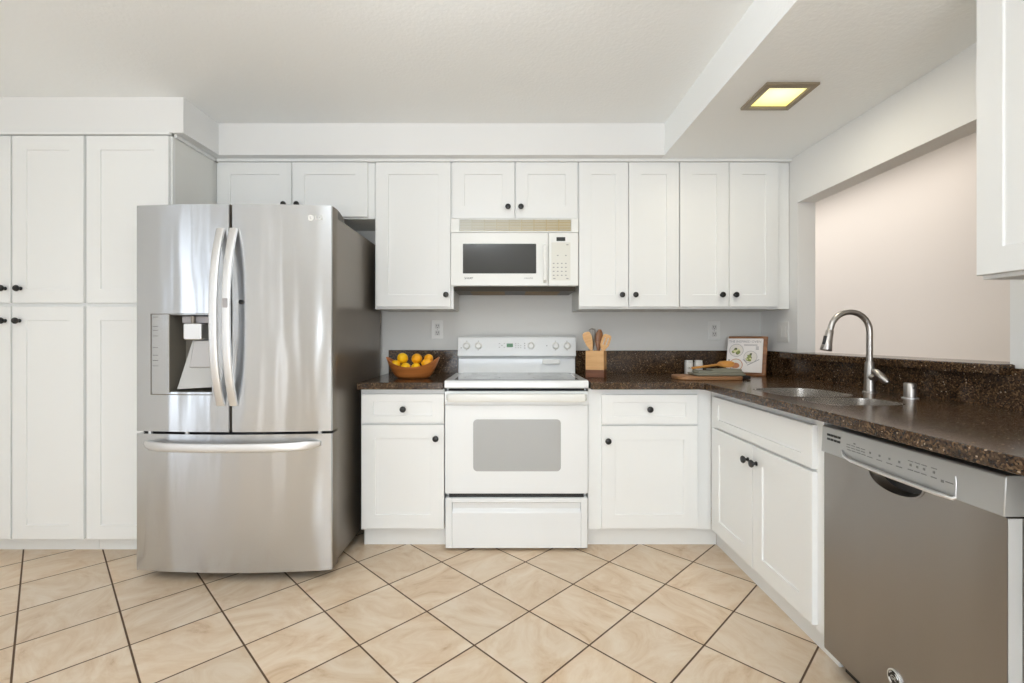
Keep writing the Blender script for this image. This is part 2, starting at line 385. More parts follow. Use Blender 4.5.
# ------------------------------------------------------------------ cabinets
def shaker(mb, x0, x1, z0, z1, yf=-0.02, t=0.0195, s=0.073, rec=0.006, sz=None):
    sz = sz or s; c = 0.0018
    xi0, xi1, zi0, zi1 = x0+s, x1-s, z0+sz, z1-sz
    R = lambda a, b, cc, d, y: [(a, y, cc), (b, y, cc), (b, y, d), (a, y, d)]
    ls = [R(x0, x1, z0, z1, yf+t), R(x0, x1, z0, z1, yf+0.002), R(x0+0.002, x1-0.002, z0+0.002, z1-0.002, yf),
          R(xi0, xi1, zi0, zi1, yf), R(xi0+c, xi1-c, zi0+c, zi1-c, yf+rec)]
    return mb.loops(ls)
def knob_mesh():
    mb = MB()
    mb.lathe([(0.0095, -0.001), (0.0095, -0.003), (0.006, -0.006), (0.006, -0.014), (0.0135, -0.018), (0.0165, -0.023), (0.0165, -0.026), (0.014, -0.030), (0.008, -0.032)], axis='y', n=20)
    o = mb.build('knob', 'black'); me = o.data; bpy.data.objects.remove(o); return me
KNOB = knob_mesh()
def knob(parent, x, z, y=-0.02):
    o = bpy.data.objects.new('knob', KNOB); COL.objects.link(o); o.parent = parent; o.location = (x, y, z); return o

def cabinet(name, label, cat, loc, rz, w, d, z0, z1, fronts, toe=0.0, toe_ext=(0, 0), group=None, lstile=0.045, rstile=0.045, mids=(), rails=(), top=True, m='cabinet'):
    """fronts: (kind, x0, x1, z0, z1, knob_x, knob_z); everything in the cabinet's own frame, front frame at y=0"""
    r = thing(name, label, cat, loc, rz, group)
    t = 0.018; b = MB()
    b.box(0, t, 0.02, d, z0, z1); b.box(w-t, w, 0.02, d, z0, z1); b.box(t, w-t, d-0.01, d, z0, z1)
    b.box(t, w-t, 0.02, d-0.01, z0, z0+t)
    if top: b.box(t, w-t, 0.02, d-0.01, z1-t, z1)
    b.build('carcass', 'cab_in' if m == 'cabinet' else m, r)
    f = MB()
    f.box(0, lstile, 0, 0.02, z0, z1); f.box(w-rstile, w, 0, 0.02, z0, z1)
    for a, c in [(z0, z0+0.035), (z1-0.04, z1)]+list(rails): f.box(lstile, w-rstile, 0.0003, 0.0197, a, c)
    for a, c in mids: f.box(a, c, 0.0006, 0.0194, z0+0.035, z1-0.04)
    f.build('face_frame', m, r, 0.001)
    for kind, x0, x1, a, c, kx, kz in fronts:
        s = 0.073 if kind == 'door' else 0.05
        dm = MB(); shaker(dm, x0, x1, a, c, s=0.073 if kind == 'door' else 0.062, sz=s if kind == 'door' else 0.04)
        do = dm.build(kind, m, r, 0.0, smooth=False)
        if kx is not None: knob(do, kx, kz)
    if toe:
        MB().box(-toe_ext[0], w+toe_ext[1], toe, toe+0.015, 0, z0).build('toe_kick', m, r, 0.001)
        MB().box(0.03, w-0.03, d-0.03, d-0.01, 0, z0).build('rear_support', 'cab_in', r)
    return r

YU = 2.795; DU = BACK-YU-0.002
ZB, ZT = 1.308, 2.186
# wall cabinets, left to right  (x values are world, shifted into the cabinet frame)
def wall_cab(label, X0, X1, z0, fronts, **kw):
    fr = [(k, a-X0, b-X0, c-z0, d-z0, kx-X0, kz-z0) for k, a, b, c, d, kx, kz in fronts]
    return cabinet('wall_cabinet', label, 'cabinet', (X0, YU, z0), 0, X1-X0-0.001, DU, 0, ZT-z0, fr, **kw)
wall_cab('white two-door shaker cabinet above the refrigerator', -1.754, -0.802, 1.849,
         [('door', -1.735, -1.296, 1.857, 2.184, -1.334, 1.928), ('door', -1.291, -0.8414, 1.857, 2.184, -1.256, 1.928)], mids=[(0.43, 0.49)], lstile=0.06, rstile=0.065)
wall_cab('white single-door shaker wall cabinet above the lemon bowl', -0.801, -0.329, ZB,
         [('door', -0.791, -0.346, 1.319, 2.184, -0.371, 1.391)])
wall_cab('white two-door shaker cabinet above the microwave', -0.328, 0.4235, 1.846,
         [('door', -0.336, 0.0365, 1.849, 2.184, -0.003, 1.913), ('door', 0.0425, 0.412, 1.849, 2.184, 0.074, 1.913)], mids=[(0.34, 0.40)])
wall_cab('white two-door shaker wall cabinet right beside the microwave', 0.4245, 1.0205, ZB,
         [('door', 0.421, 0.7145, 1.319, 2.184, 0.675, 1.391), ('door', 0.7185, 1.018, 1.319, 2.184, 0.754, 1.391)], mids=[(0.265, 0.32)])
wall_cab('white two-door shaker wall cabinet in the corner above the cookbook', 1.0215, 1.688, ZB,
         [('door', 1.0245, 1.316, 1.319, 2.184, 1.270, 1.391), ('door', 1.3195, 1.611, 1.319, 2.184, 1.350, 1.391)], mids=[(0.27, 0.325)], rstile=0.085)
# cabinet on the right wall, nearest the camera
cabinet('wall_cabinet', 'white shaker wall cabinet cut off by the right edge beside the pass-through', 'cabinet', (1.39, 1.363, ZB), -PI/2, 0.78, 0.298, 0, ZT-ZB+0.018,
        [('door', 0.0, 0.386, 0.011, 0.876, 0.35, 0.083), ('door', 0.390, 0.776, 0.011, 0.876, 0.43, 0.083)])
# tall pantry
def pantry(label, X0, X1, fronts, **kw):
    fr = [(k, a-X0, b-X0, c, d, None if kx is None else kx-X0, kz) for k, a, b, c, d, kx, kz in fronts]
    return cabinet('pantry_cabinet', label, 'cabinet', (X0, 2.43, 0), 0, X1-X0-0.001, BACK-2.43-0.002, 0.085, 2.19, fr, toe=0.065, **kw)
pantry('tall white pantry cabinet with paired doors and black knobs at the left edge', -2.96, -2.197,
       [('door', -2.95, -2.583, 1.316, 2.184, -2.607, 1.391), ('door', -2.574, -2.204, 1.316, 2.184, -2.527, 1.391),
        ('door', -2.95, -2.583, 0.0905, 1.300, -2.607, 1.224), ('door', -2.574, -2.204, 0.0905, 1.300, -2.533, 1.224)], mids=[(0.35, 0.41)], rails=[(1.26, 1.36)])
pantry('tall white pantry cabinet standing against the refrigerator', -2.196, -1.755,
       [('door', -2.189, -1.763, 1.316, 2.184, -1.80, 1.391), ('door', -2.189, -1.763, 0.0905, 1.300, -1.80, 1.224)], rails=[(1.26, 1.36)])
# base cabinets of the back wall
YF = 2.50
def base_cab(label, X0, X1, fronts, **kw):
    fr = [(k, a-X0, b-X0, c, d, kx-X0, kz) for k, a, b, c, d, kx, kz in fronts]
    return cabinet('base_cabinet', label, 'cabinet', (X0, YF, 0), 0, X1-X0-0.001, BACK-YF-0.005, 0.105, 0.862, fr, toe=0.055, **kw)
base_cab('white base cabinet with drawer and door between refrigerator and range', -0.792, -0.343,
         [('drawer', -0.785, -0.344, 0.681, 0.836, -0.559, 0.757), ('door', -0.785, -0.344, 0.118, 0.671, -0.386, 0.601)], rails=[(0.65, 0.70)])
base_cab('white base cabinet with drawer and door right of the range', 0.4285, 1.0905,
         [('drawer', 0.497, 1.010, 0.674, 0.832, 0.750, 0.756), ('door', 0.497, 1.010, 0.119, 0.665, 0.528, 0.588)], rails=[(0.65, 0.70)], lstile=0.09, rstile=0.10, toe_ext=(0, 0.052))
# sink cabinet of the right run (faces -X)
cabinet('base_cabinet', 'white sink cabinet with false drawer and paired doors beside the dishwasher', 'cabinet', (1.09, 2.499, 0), -PI/2, 0.894, 0.585, 0.105, 0.862,
        [('drawer', 0.058, 0.860, 0.675, 0.829, None, None), ('door', 0.058, 0.457, 0.125, 0.664, 0.424, 0.594), ('door', 0.461, 0.860, 0.125, 0.664, 0.494, 0.594)],
        toe=0.052, toe_ext=(0.0555, 0), rails=[(0.645, 0.70)], mids=[(0.43, 0.49)], top=False)
cabinet('base_cabinet', 'white base cabinet at the near end of the sink counter', 'cabinet', (1.15, 0.985, 0), -PI/2, 0.40, 0.52, 0.105, 0.862,
        [('door', 0.02, 0.38, 0.125, 0.83, 0.05, 0.594)], toe=0.05)

# ------------------------------------------------------------------ worktops, sink holes
CT, CB = 0.900, 0.863
def bool_cut(o, cutters):
    for c in cutters:
        m = o.modifiers.new('cut', 'BOOLEAN'); m.operation = 'DIFFERENCE'; m.object = c; m.solver = 'EXACT'
    bpy.context.view_layer.update()
    me = bpy.data.meshes.new_from_object(o.evaluated_get(bpy.context.evaluated_depsgraph_get()))
    o.modifiers.clear(); o.data = me
    for c in cutters: bpy.data.objects.remove(c)
wt = MB().box(-0.800, -0.3435, 2.448, BACK-0.001, CB, CT)
tag(wt.build('worktop', 'granite', None, 0.004, smooth=False), 'short brown speckled stone worktop between refrigerator and range', 'worktop')
CX = 1.022
wt = MB().prism([(0.4345, 2.448), (CX-0.02, 2.448), (CX, 2.428), (CX, 0.58), (RIGHT-0.001, 0.58), (RIGHT-0.001, BACK-0.001), (0.4345, BACK-0.001)], CB, CT, 'z')
wo = wt.build('worktop', 'granite', None, 0.0, smooth=False)
BOWLS = [(1.116, 1.43, 1.862, 2.19, 0.10), (1.116, 1.43, 1.628, 1.832, 0.085)]      # x0,x1,y0,y1,r
cuts = []
for x0, x1, y0, y1, r in BOWLS: cuts.append(MB().prism(rrect(x0, x1, y0, y1, r, 10), CB-0.05, CT+0.05, 'z').build('cutter', 'granite', None, smooth=False))
bool_cut(wo, cuts)
b = wo.modifiers.new('bevel', 'BEVEL'); b.width = 0.004; b.segments = 2; b.limit_method = 'ANGLE'; b.angle_limit = math.radians(50)
tag(wo, 'large L-shaped brown speckled stone worktop with a double sink cut into it', 'worktop')

tag(MB().box(-0.797, -0.328, BACK-0.021, BACK-0.001, CT, 1.053).build('backsplash', 'granite', None, 0.002, smooth=False),
    'low dark stone upstand behind the lemon bowl', 'backsplash')
tag(MB().box(0.444, RIGHT-0.022, BACK-0.021, BACK-0.001, CT, 1.050).build('backsplash', 'granite', None, 0.002, smooth=False),
    'low dark stone upstand behind the utensil box and cookbook', 'backsplash')
tag(MB().box(RIGHT-0.021, RIGHT-0.001, 0.60, BACK-0.001, CT, 1.0115).box(RIGHT-0.021, RIGHT-0.001, 2.80, BACK-0.001, 1.0115, 1.050).box(RIGHT-0.021, RIGHT-0.001, 0.60, OP0-0.023, 1.0115, 1.036).build('backsplash', 'granite', None, 0.0, smooth=False),
    'dark stone upstand along the right wall behind the faucet', 'backsplash')
lg = MB()
lg.prism([(1.626, OP0-0.02), (RIGHT-0.001, OP0-0.02), (RIGHT-0.001, OP0+0.002), (1.84, OP0+0.002), (1.84, OP1-0.002), (RIGHT-0.001, OP1-0.002), (RIGHT-0.001, 2.795), (1.626, 2.795)], 1.0125, 1.0495, 'z')
tag(lg.build('stone_ledge', 'granite', None, 0.006, smooth=False), 'long dark stone bar ledge capping the pass-through sill', 'ledge')

# sink
sk = thing('kitchen_sink', 'undermounted double bowl steel sink set in the brown worktop', 'sink', (1.25, 1.80, CB))
for x0, x1, y0, y1, r in BOWLS:
    g = 0.0015; ls = []
    def lp(off, z, rr): return [(p[0]-1.25, p[1]-1.80, z-CB) for p in rrect(x0+off, x1-off, y0+off, y1-off, max(rr-off, 0.02), 10)]
    # outer skin up, rim, inner skin down, rounded floor
    ls = [lp(g, 0.70, r), lp(g, CT+0.0004, r), lp(g+0.005, CT+0.0004, r), lp(g+0.006, 0.74, r), lp(g+0.014, 0.718, r), lp(g+0.035, 0.708, r), lp(g+0.10, 0.704, r)]
    bo = MB().loops(ls, cap0=True, cap1=True).build('basin', 'sink_steel', sk)
    cx, cy = (x0+x1)/2-1.25, (y0+y1)/2-1.80
    MB().lathe([(0.042, 0.7045-CB), (0.042, 0.707-CB), (0.030, 0.707-CB), (0.026, 0.7055-CB), (0.008, 0.706-CB)], (cx, cy, 0), 20).build('drain', 'chrome_dull', bo)

# faucet
fx, fy = 1.553, 2.000
fa = thing('kitchen_faucet', 'brushed nickel gooseneck pull-down faucet behind the sink', 'faucet', (fx, fy, CT))
MB().lathe([(0.026, 0.0), (0.026, 0.004), (0.0215, 0.008), (0.0200, 0.05), (0.0185, 0.10), (0.0165, 0.128), (0.0145, 0.134)], n=24).build('body', 'chrome_dull', fa)
pts = [(0, 0, 0.13), (0, 0, 0.20), (0, 0, 0.255)]
R_ = 0.083
for k in range(0, 13):
    a = PI*k/14; pts.append((-R_+R_*math.cos(a), 0.004*k/13, 0.265+R_*math.sin(a)))
sp_end = Vector(pts[-1]); pts.append((sp_end.x-0.009, 0.006, sp_end.z-0.035))
MB().tube(pts, 0.0122, 16, up=(0, 1, 0)).build('spout', 'chrome_dull', fa)
e = Vector(pts[-1]); dirv = Vector((-0.21, 0, -1)).normalized()
hd = MB().tube([e+dirv*s_ for s_ in (-0.004, 0.0, 0.02, 0.05, 0.082, 0.086)], [0.0125, 0.0150, 0.0158, 0.0182, 0.0225, 0.0205], 20, up=(0, 1, 0)).build('spray_head', 'chrome_dull', fa)
pb = e+dirv*0.04
MB().tube([pb+Vector((-0.0155, -0.006, 0.018)), pb+Vector((-0.0225, -0.006, -0.018))], 0.0062, 10, up=(0, 1, 0)).build('spray_button', 'dark', hd)
lv = MB()
lv.tube([(0, -0.008, 0.070), (0.0, -0.034, 0.066)], [0.0165, 0.0150], 18)
lv.tube([(-0.006, -0.026, 0.100), (-0.003, -0.036, 0.094), (0.003, -0.056, 0.076), (0.010, -0.076, 0.056), (0.012, -0.082, 0.050)], [0.007, 0.0125, 0.0155, 0.0145, 0.009], 14)
lv.build('handle', 'chrome_dull', fa)
ag = thing('air_gap', 'small round brushed metal air gap cap right of the faucet', 'air gap', (1.570, 1.818, CT))
MB().lathe([(0.027, 0.0), (0.027, 0.003), (0.021, 0.004)], n=24).build('flange', 'steel_handle', ag)
MB().lathe([(0.0205, 0.004), (0.0205, 0.056), (0.0185, 0.060), (0.010, 0.0605)], n=24).build('cap', 'chrome_dull', ag)
MB().lathe([(0.0035, -0.0212), (0.0035, -0.0195)], (-0.004, 0, 0.043), 10, axis='y').build('vent_hole', 'dark', ag)

# ------------------------------------------------------------------ refrigerator
FXc, FW = -1.2895, 0.921
fr = thing('refrigerator', 'stainless French door refrigerator with ice dispenser and bottom freezer', 'refrigerator', (FXc, 2.155, 0))
def arc(x): return 0.030*(x/(FW/2))**2      # convex doors: y of the front skin
def curved_slab(x0, x1, z0, z1, yb, hole=None, n=20):
    xs = [x0+(x1-x0)*i/n for i in range(n+1)]; zs = [z0, z1]
    if hole: xs = sorted(set(xs+[hole[0], hole[1]])); zs = [z0, hole[2], hole[3], z1]
    mb = MB(); c = 0.006
    nx, nz = len(xs), len(zs); vs = []; fs = []
    def fy_(x): return arc(x)+(c if (abs(x-x0) < 1e-9 or abs(x-x1) < 1e-9) else 0)
    # pull the end columns in slightly for a soft edge
    xs2 = xs[:]; xs2.insert(1, xs[0]+0.004); xs2.insert(len(xs2)-1, xs[-1]-0.004); xs = sorted(xs2); nx = len(xs)
    for z in zs:
        for x in xs: vs.append((x, fy_(x), z))
    for j in range(nz-1):
        for i in range(nx-1):
            if hole and j == 1 and xs[i] >= hole[0]-1e-9 and xs[i+1] <= hole[1]+1e-9: continue
            a = j*nx+i; fs.append((a, a+1, a+nx+1, a+nx))
    b0 = len(vs)
    for z in (z0, z1):
        for x in xs: vs.append((x, yb, z))
    for i in range(nx-1):
        fs.append((b0+i, b0+nx+i, b0+nx+i+1, b0+i+1))             # back
        fs.append((i, b0+i, b0+i+1, i+1))                         # bottom
        t = (nz-1)*nx; fs.append((t+i, t+i+1, b0+nx+i+1, b0+nx+i))  # top
    fs.append(tuple([j*nx for j in range(nz)]+[b0+nx, b0]))
    fs.append(tuple([j*nx+nx-1 for j in range(nz)][::-1]+[b0+nx-1, b0+2*nx-1]))
    mb.add(vs, fs); mb.m = [0]*(len(fs)-2)+[1, 1]; return mb
case = MB().box(-0.452, 0.452, 0.118, 0.885, 0.05, 1.722)
case.build('case', 'fridge_side', fr, 0.006)
hx0, hx1, hz0, hz1 = -0.2855, -0.085, 0.884, 1.243
ld = curved_slab(-FW/2, -0.005, 0.699, 1.757, 0.105, (hx0, hx1, hz0, hz1)).build('door', ['steel', 'fridge_side'], fr, 0.0)
rd = curved_slab(0.005, FW/2, 0.699, 1.757, 0.105).build('door', ['steel', 'fridge_side'], fr, 0.0)
fd = curved_slab(-FW/2, FW/2, 0.046, 0.687, 0.105, n=30).build('freezer_drawer', ['steel', 'fridge_side'], fr, 0.0)
# gaskets between doors and case, hinge covers, base grille, feet
MB().box(-0.44, 0.44, 0.1055, 0.1175, 0.71, 1.70).box(-0.44, 0.44, 0.1055, 0.1175, 0.06, 0.67).box(-0.0035, 0.0035, 0.03, 0.1055, 0.705, 1.752).box(-0.44, 0.44, 0.05, 0.1055, 0.688, 0.698).build('gasket_gap_shade', 'rubber', fr)  # gap strips are dark to stand for shade between the doors
MB().box(-0.43, 0.43, 0.108, 0.85, 0.022, 0.0495).build('base_grille', 'dark', fr)
for sx in (-1, 1):
    hc = MB(); hc.prism([(0.02+0.03, 1.758), (0.06+0.03, 1.766), (0.16, 1.766), (0.235, 1.745), (0.235, 1.7225), (0.107, 1.7225), (0.107, 1.758)], sx*0.446 if sx < 0 else 0.385, -0.385 if sx < 0 else 0.446, 'x')
    hc.build('hinge_cover', 'hinge_grey', fr, 0.002)
    for yy in (0.16, 0.80): MB().lathe([(0.022, 0.0), (0.022, 0.012), (0.012, 0.014), (0.012, 0.03)], (sx*0.40, yy, 0), 14).build('foot', 'rubber', fr)
for hxp, hyp in ((0.40, 0.040), (-0.40, 0.040), (-0.22, 0.030)): MB().lathe([(0.009, 0.6875), (0.009, 0.6985)], (hxp, hyp, 0), 12).build('hinge_pin', 'steel_handle', fr)
# door handles: arched flat bars
def door_handle(x, parent):
    mb = MB(); pts = []
    zc, hh = 1.2325, 0.408
    for k in range(25):
        u = -1+2*k/24; out = 0.058*(1-abs(u)**2.6); pts.append((x, arc(x)-0.006-out, zc+hh*u))
    mb.tube(pts, 1.0, 16, flat=(0.0085, 0.0185), up=(0, 1, 0))
    return mb.build('handle', 'steel_handle', parent)
door_handle(-0.0395, ld); rh = door_handle(0.0170+0.003, rd)
pl = MB().prism(rrect(0.008, 0.031, 1.272, 1.314, 0.003, 3), -0.0735, -0.0715, 'y').build('handle_badge', 'print_grey', rd)
MB().lathe([(0.011, 0.002), (0.011, -0.006), (0.009, -0.008)], (0.052, arc(0.05), 1.302), 16, axis='y').build('door_button', 'dark', rd)
# freezer handle
mb = MB(); pts = []
for k in range(33):
    u = -1+2*k/32; x = 0.408*u; out = 0.052*(1-abs(u)**6); pts.append((x, arc(x)-0.004-out, 0.641-0.004*(1-u*u)))
rad = [0.6+0.4*min(1, (1-abs(-1+2*k/32))*8) for k in range(33)]
mb.tube(pts, rad, 16, flat=(0.020, 0.010), up=(0, 0, 1)); mb.build('handle', 'steel_handle', fd)
# dispenser: recess box behind the hole
d = MB(); y0 = arc(-0.19)+0.001; yb = 0.098
x0, x1 = hx0+0.0005, hx1-0.0005; z0, z1 = hz0+0.0005, hz1-0.0005
d.add([(x0, y0, z0), (x1, y0, z0), (x1, y0, z1), (x0, y0, z1), (x0+0.012, yb, z0+0.01), (x1-0.012, yb, z0+0.01), (x1-0.012, yb, z1-0.004), (x0+0.012, yb, z1-0.004)],
      [(0, 1, 5, 4), (1, 2, 6, 5), (2, 3, 7, 6), (3, 0, 4, 7), (4, 5, 6, 7)])
M['recess'] = mat('dispenser_recess_plastic', L(120, 115, 106), 0.35, 0.3)
d.build('dispenser_recess', 'recess', ld, 0.0, smooth=False)
fm = MB(); w_ = 0.005
def arc_bar(xa, xb, za, zb, out=0.003):
    n = max(1, int((xb-xa)/0.03)); top = []
    for i in range(n+1):
        x = xa+(xb-xa)*i/n; top.append(x)
    l = []
    for x in top: l.append([(x, arc(x)-out, za), (x, arc(x)-out, zb), (x, arc(x)+0.004, zb), (x, arc(x)+0.004, za)])
    return l
for a in ((hx0-0.096, hx1, hz0-0.014, hz0-0.010), (hx0-0.096, hx1, hz1+0.002, hz1+0.006), (hx0-0.098, hx0-0.0945, hz0-0.014, hz1+0.006), (hx0-0.006, hx0-0.0005, hz0-0.002, hz1+0.002)):
    fm.loops(arc_bar(*a))
fm.build('dispenser_frame', 'recess', ld)
MB().loops(arc_bar(hx0-0.0945, hx0-0.006, hz0-0.002, hz1+0.002, 0.0012)).build('control_strip', 'steel', ld)
for zz in (1.233, 1.19, 1.17, 1.145, 1.09, 1.055, 1.03, 1.005):
    xx = hx0-0.088; MB().loops(arc_bar(xx, xx+0.026, zz-0.0012, zz+0.0012, 0.0022)).build('control_mark', 'ink', ld)
nz = MB(); nz.box(-0.245, -0.09, 0.03, 0.094, 1.205, 1.238); nz.build('dispenser_header', 'print_grey', ld, 0.003)
nz = MB(); nz.prism(rrect(-0.222, -0.138, 1.128, 1.203, 0.008, 3), 0.006, 0.088, 'y'); nz.build('ice_chute', 'steel_handle', ld, 0.003)
MB().lathe([(0.010, 1.2035), (0.010, 1.2045+0.033)], (-0.185, 0.02, 0), 12).build('chute_stem', 'fridge_side', ld)
pd = MB(); pd.add([(-0.205, 0.045, 1.125), (-0.105, 0.045, 1.125), (-0.092, 0.020, 0.905), (-0.262, 0.020, 0.895), (-0.205, 0.092, 1.125), (-0.105, 0.092, 1.125), (-0.092, 0.092, 0.905), (-0.262, 0.092, 0.895)],
                  [(0, 1, 2, 3), (7, 6, 5, 4), (0, 4, 5, 1), (1, 5, 6, 2), (2, 6, 7, 3), (3, 7, 4, 0)])
M['pad_grey'] = mat('grey_plastic', L(186, 186, 184), 0.35)
pd.build('dispenser_pad', 'pad_grey', ld, 0.002)
MB().add([(-0.190, 0.034, 1.123), (-0.115, 0.034, 1.123), (-0.100, 0.022, 0.998), (-0.205, 0.022, 0.998), (-0.190, 0.048, 1.123), (-0.115, 0.048, 1.123), (-0.100, 0.036, 0.998), (-0.205, 0.036, 0.998)],
         [(0, 1, 2, 3), (7, 6, 5, 4), (0, 4, 5, 1), (1, 5, 6, 2), (2, 6, 7, 3), (3, 7, 4, 0)]).build('dispenser_lever', 'chrome_dull', ld, 0.002)
# maker's mark, upper right corner of the right door
lx = 0.365; ly = arc(0.365)
M['logo'] = mat('pale_logo', L(226, 226, 222), 0.4, 0.1)
MB().lathe([(0.0145, -0.0012), (0.0145, 0.004)], (lx, ly, 1.697), 24, axis='y').build('logo', 'logo', rd)
text_mesh('logo_letters', 'LG', 0.028, 'logo', rd, (lx+0.037, arc(lx+0.037)-0.001, 1.697), (PI/2, 0, 0.12), 0.002)
lf = MB(); lf.box(-0.002, 0.0, -0.0018, 0.0, -0.006, 0.006).box(-0.002, 0.005, -0.0018, 0.0, -0.006, -0.0043).lathe([(0.0018, -0.0018), (0.0018, 0.0)], (-0.006, 0, 0.004), 8, axis='y')
lo_ = lf.build('logo_face', 'print_grey', rd); lo_.location = (lx, ly-0.0004, 1.697)

# ------------------------------------------------------------------ electric range
st = thing('electric_range', 'white freestanding electric range with glass cooktop', 'range', (0.0425, 2.473, 0))
MB().box(-0.377, 0.377, 0.045, 0.605, 0.05, 0.866).build('body', 'enamel', st, 0.003)
for sx in (-0.33, 0.33):
    for yy in (0.09, 0.55): MB().lathe([(0.018, 0.0), (0.018, 0.010), (0.009, 0.013), (0.009, 0.05)], (sx, yy if yy > 0.2 else 0.062, 0), 14).build('foot', 'rubber', st)
ck = MB(); ck.prism([(-0.016, 0.872), (-0.016, 0.899), (-0.006, 0.909), (0.53, 0.909), (0.53, 0.8665), (-0.004, 0.8665)], -0.3815, 0.3815, 'x')
cko = ck.build('cooktop', 'enamel', st, 0.003)
MB().box(-0.335, 0.335, 0.012, 0.505, 0.9092, 0.9122).build('glass_top', 'hob_glass', cko, 0.001)
for bx, by, br in ((-0.19, 0.14, 0.10), (0.18, 0.14, 0.085), (-0.19, 0.38, 0.075), (0.18, 0.38, 0.10)):
    MB().loops([[(bx+r*math.cos(2*PI*k/40), by+r*math.sin(2*PI*k/40), 0.9124) for k in range(40)] for r in (br, br-0.003)], cap0=False, cap1=False).build('burner_ring', 'ink', cko)
MB().box(-0.365, 0.365, 0.028, 0.0445, 0.8525, 0.8662).build('vent_gap', 'rubber', st)
od = MB(); od.prism(rrect(-0.3805, 0.3805, 0.306, 0.779, 0.006, 3), 0.0, 0.043, 'y'); odo = od.build('oven_door', 'enamel', st, 0.004)
MB().prism(rrect(-0.3815, 0.3815, 0.780, 0.852, 0.006, 3), -0.006, 0.042, 'y').build('door_top_band', 'enamel', odo, 0.003)
hb = MB(); hb.tube([(-0.365, -0.012, 0.820), (-0.352, -0.034, 0.820), (-0.30, -0.044, 0.821), (0, -0.046, 0.822), (0.30, -0.044, 0.821), (0.352, -0.034, 0.820), (0.365, -0.012, 0.820)],
                   [0.8, 1, 1, 1, 1, 1, 0.8], 16, flat=(0.022, 0.011), up=(0, 0, 1))
hb.build('handle', 'enamel_grey', odo)
MB().prism(rrect(-0.230, 0.236, 0.426, 0.702, 0.022, 6), -0.0012, 0.006, 'y').build('window', 'oven_glass', odo, 0.0008)
MB().box(-0.360, 0.360, 0.012, 0.044, 0.284, 0.305).build('drawer_gap', 'dark', st)
dr = MB(); dx = 0.378
dr.prism([(0.042, 0.015), (0.0, 0.016), (0.0, 0.205), (0.016, 0.222), (0.010, 0.255), (-0.006, 0.262), (-0.006, 0.280), (0.0, 0.284), (0.042, 0.284)], -dx+0.035, dx-0.035, 'x')
dr.prism([(0.042, 0.015), (0.0, 0.016), (-0.006, 0.262), (-0.006, 0.280), (0.0, 0.284), (0.042, 0.284)], -dx, -dx+0.035, 'x')
dr.prism([(0.042, 0.015), (0.0, 0.016), (-0.006, 0.262), (-0.006, 0.280), (0.0, 0.284), (0.042, 0.284)], dx-0.035, dx, 'x')
dr.build('storage_drawer', 'enamel', st, 0.003)
# backguard
bg = MB(); bg.prism([(0.532, 0.868), (0.545, 0.910), (0.552, 1.000), (0.530, 1.014), (0.508, 1.018), (0.520, 1.135), (0.530, 1.144), (0.605, 1.144), (0.605, 0.868)], -0.3685, 0.3905, 'x')
bgo = bg.build('backguard', 'enamel', st, 0.003)
def gy(z): return 0.508+0.012*(z-1.018)/0.117
zk = 1.084
for kx in (-0.311, -0.236, 0.102, 0.259, 0.333):
    kb = MB(); kb.lathe([(0.024, gy(zk)+0.002), (0.024, gy(zk)-0.003), (0.019, gy(zk)-0.006), (0.0165, gy(zk)-0.024), (0.014, gy(zk)-0.026)], (kx, 0, zk), 24, axis='y')
    kb.box(kx-0.004, kx+0.004, gy(zk)-0.033, gy(zk)-0.020, zk-0.017, zk+0.017)
    kb.build('knob', 'enamel_grey', bgo)
MB().box(-0.054, -0.014, gy(1.086)-0.0015, gy(1.086)+0.004, 1.075, 1.098).build('display', 'display', bgo)
def marks(pts, sx, sz, yf):
    mb = MB()
    for x, z in pts: mb.box(x-sx, x+sx, yf(z)-0.0009, yf(z)+0.002, z-sz, z+sz)
    return mb
bt = marks([(-0.101+0.016*i, 1.074+0.012*j) for i in range(3) for j in range(3) if (i+j) % 2 == 0], 0.0045, 0.002, gy)
bt2 = marks([(0.004+0.016*i, 1.072+0.013*j) for i in range(3) for j in range(3) if (i, j) != (2, 2)], 0.003, 0.0022, gy)
M['pale_ink'] = mat('pale_grey_ink', L(168, 168, 166), 0.5)
bt.build('button_lettering', 'pale_ink', bgo); bt2.build('button_lettering', 'pale_ink', bgo)
for q_ in [(0.062, 1.069), (0.062, 1.084), (0.062, 1.099), (0.204, 1.084), (-0.346, 1.070)]: marks([q_], 0.0028, 0.0028, gy).build('indicator_light', 'ink', bgo)
for kx in (-0.311, -0.236, 0.259, 0.333):
    for z in (1.113, 1.057): marks([(kx, z)], 0.004, 0.002, gy).build('dial_mark', 'pale_ink', bgo)
MB().prism(rrect(0.178, 0.290, 0.966, 0.994, 0.004, 3), 0.522, 0.556, 'y').build('oven_vent', 'enamel_grey', bgo, 0.003)

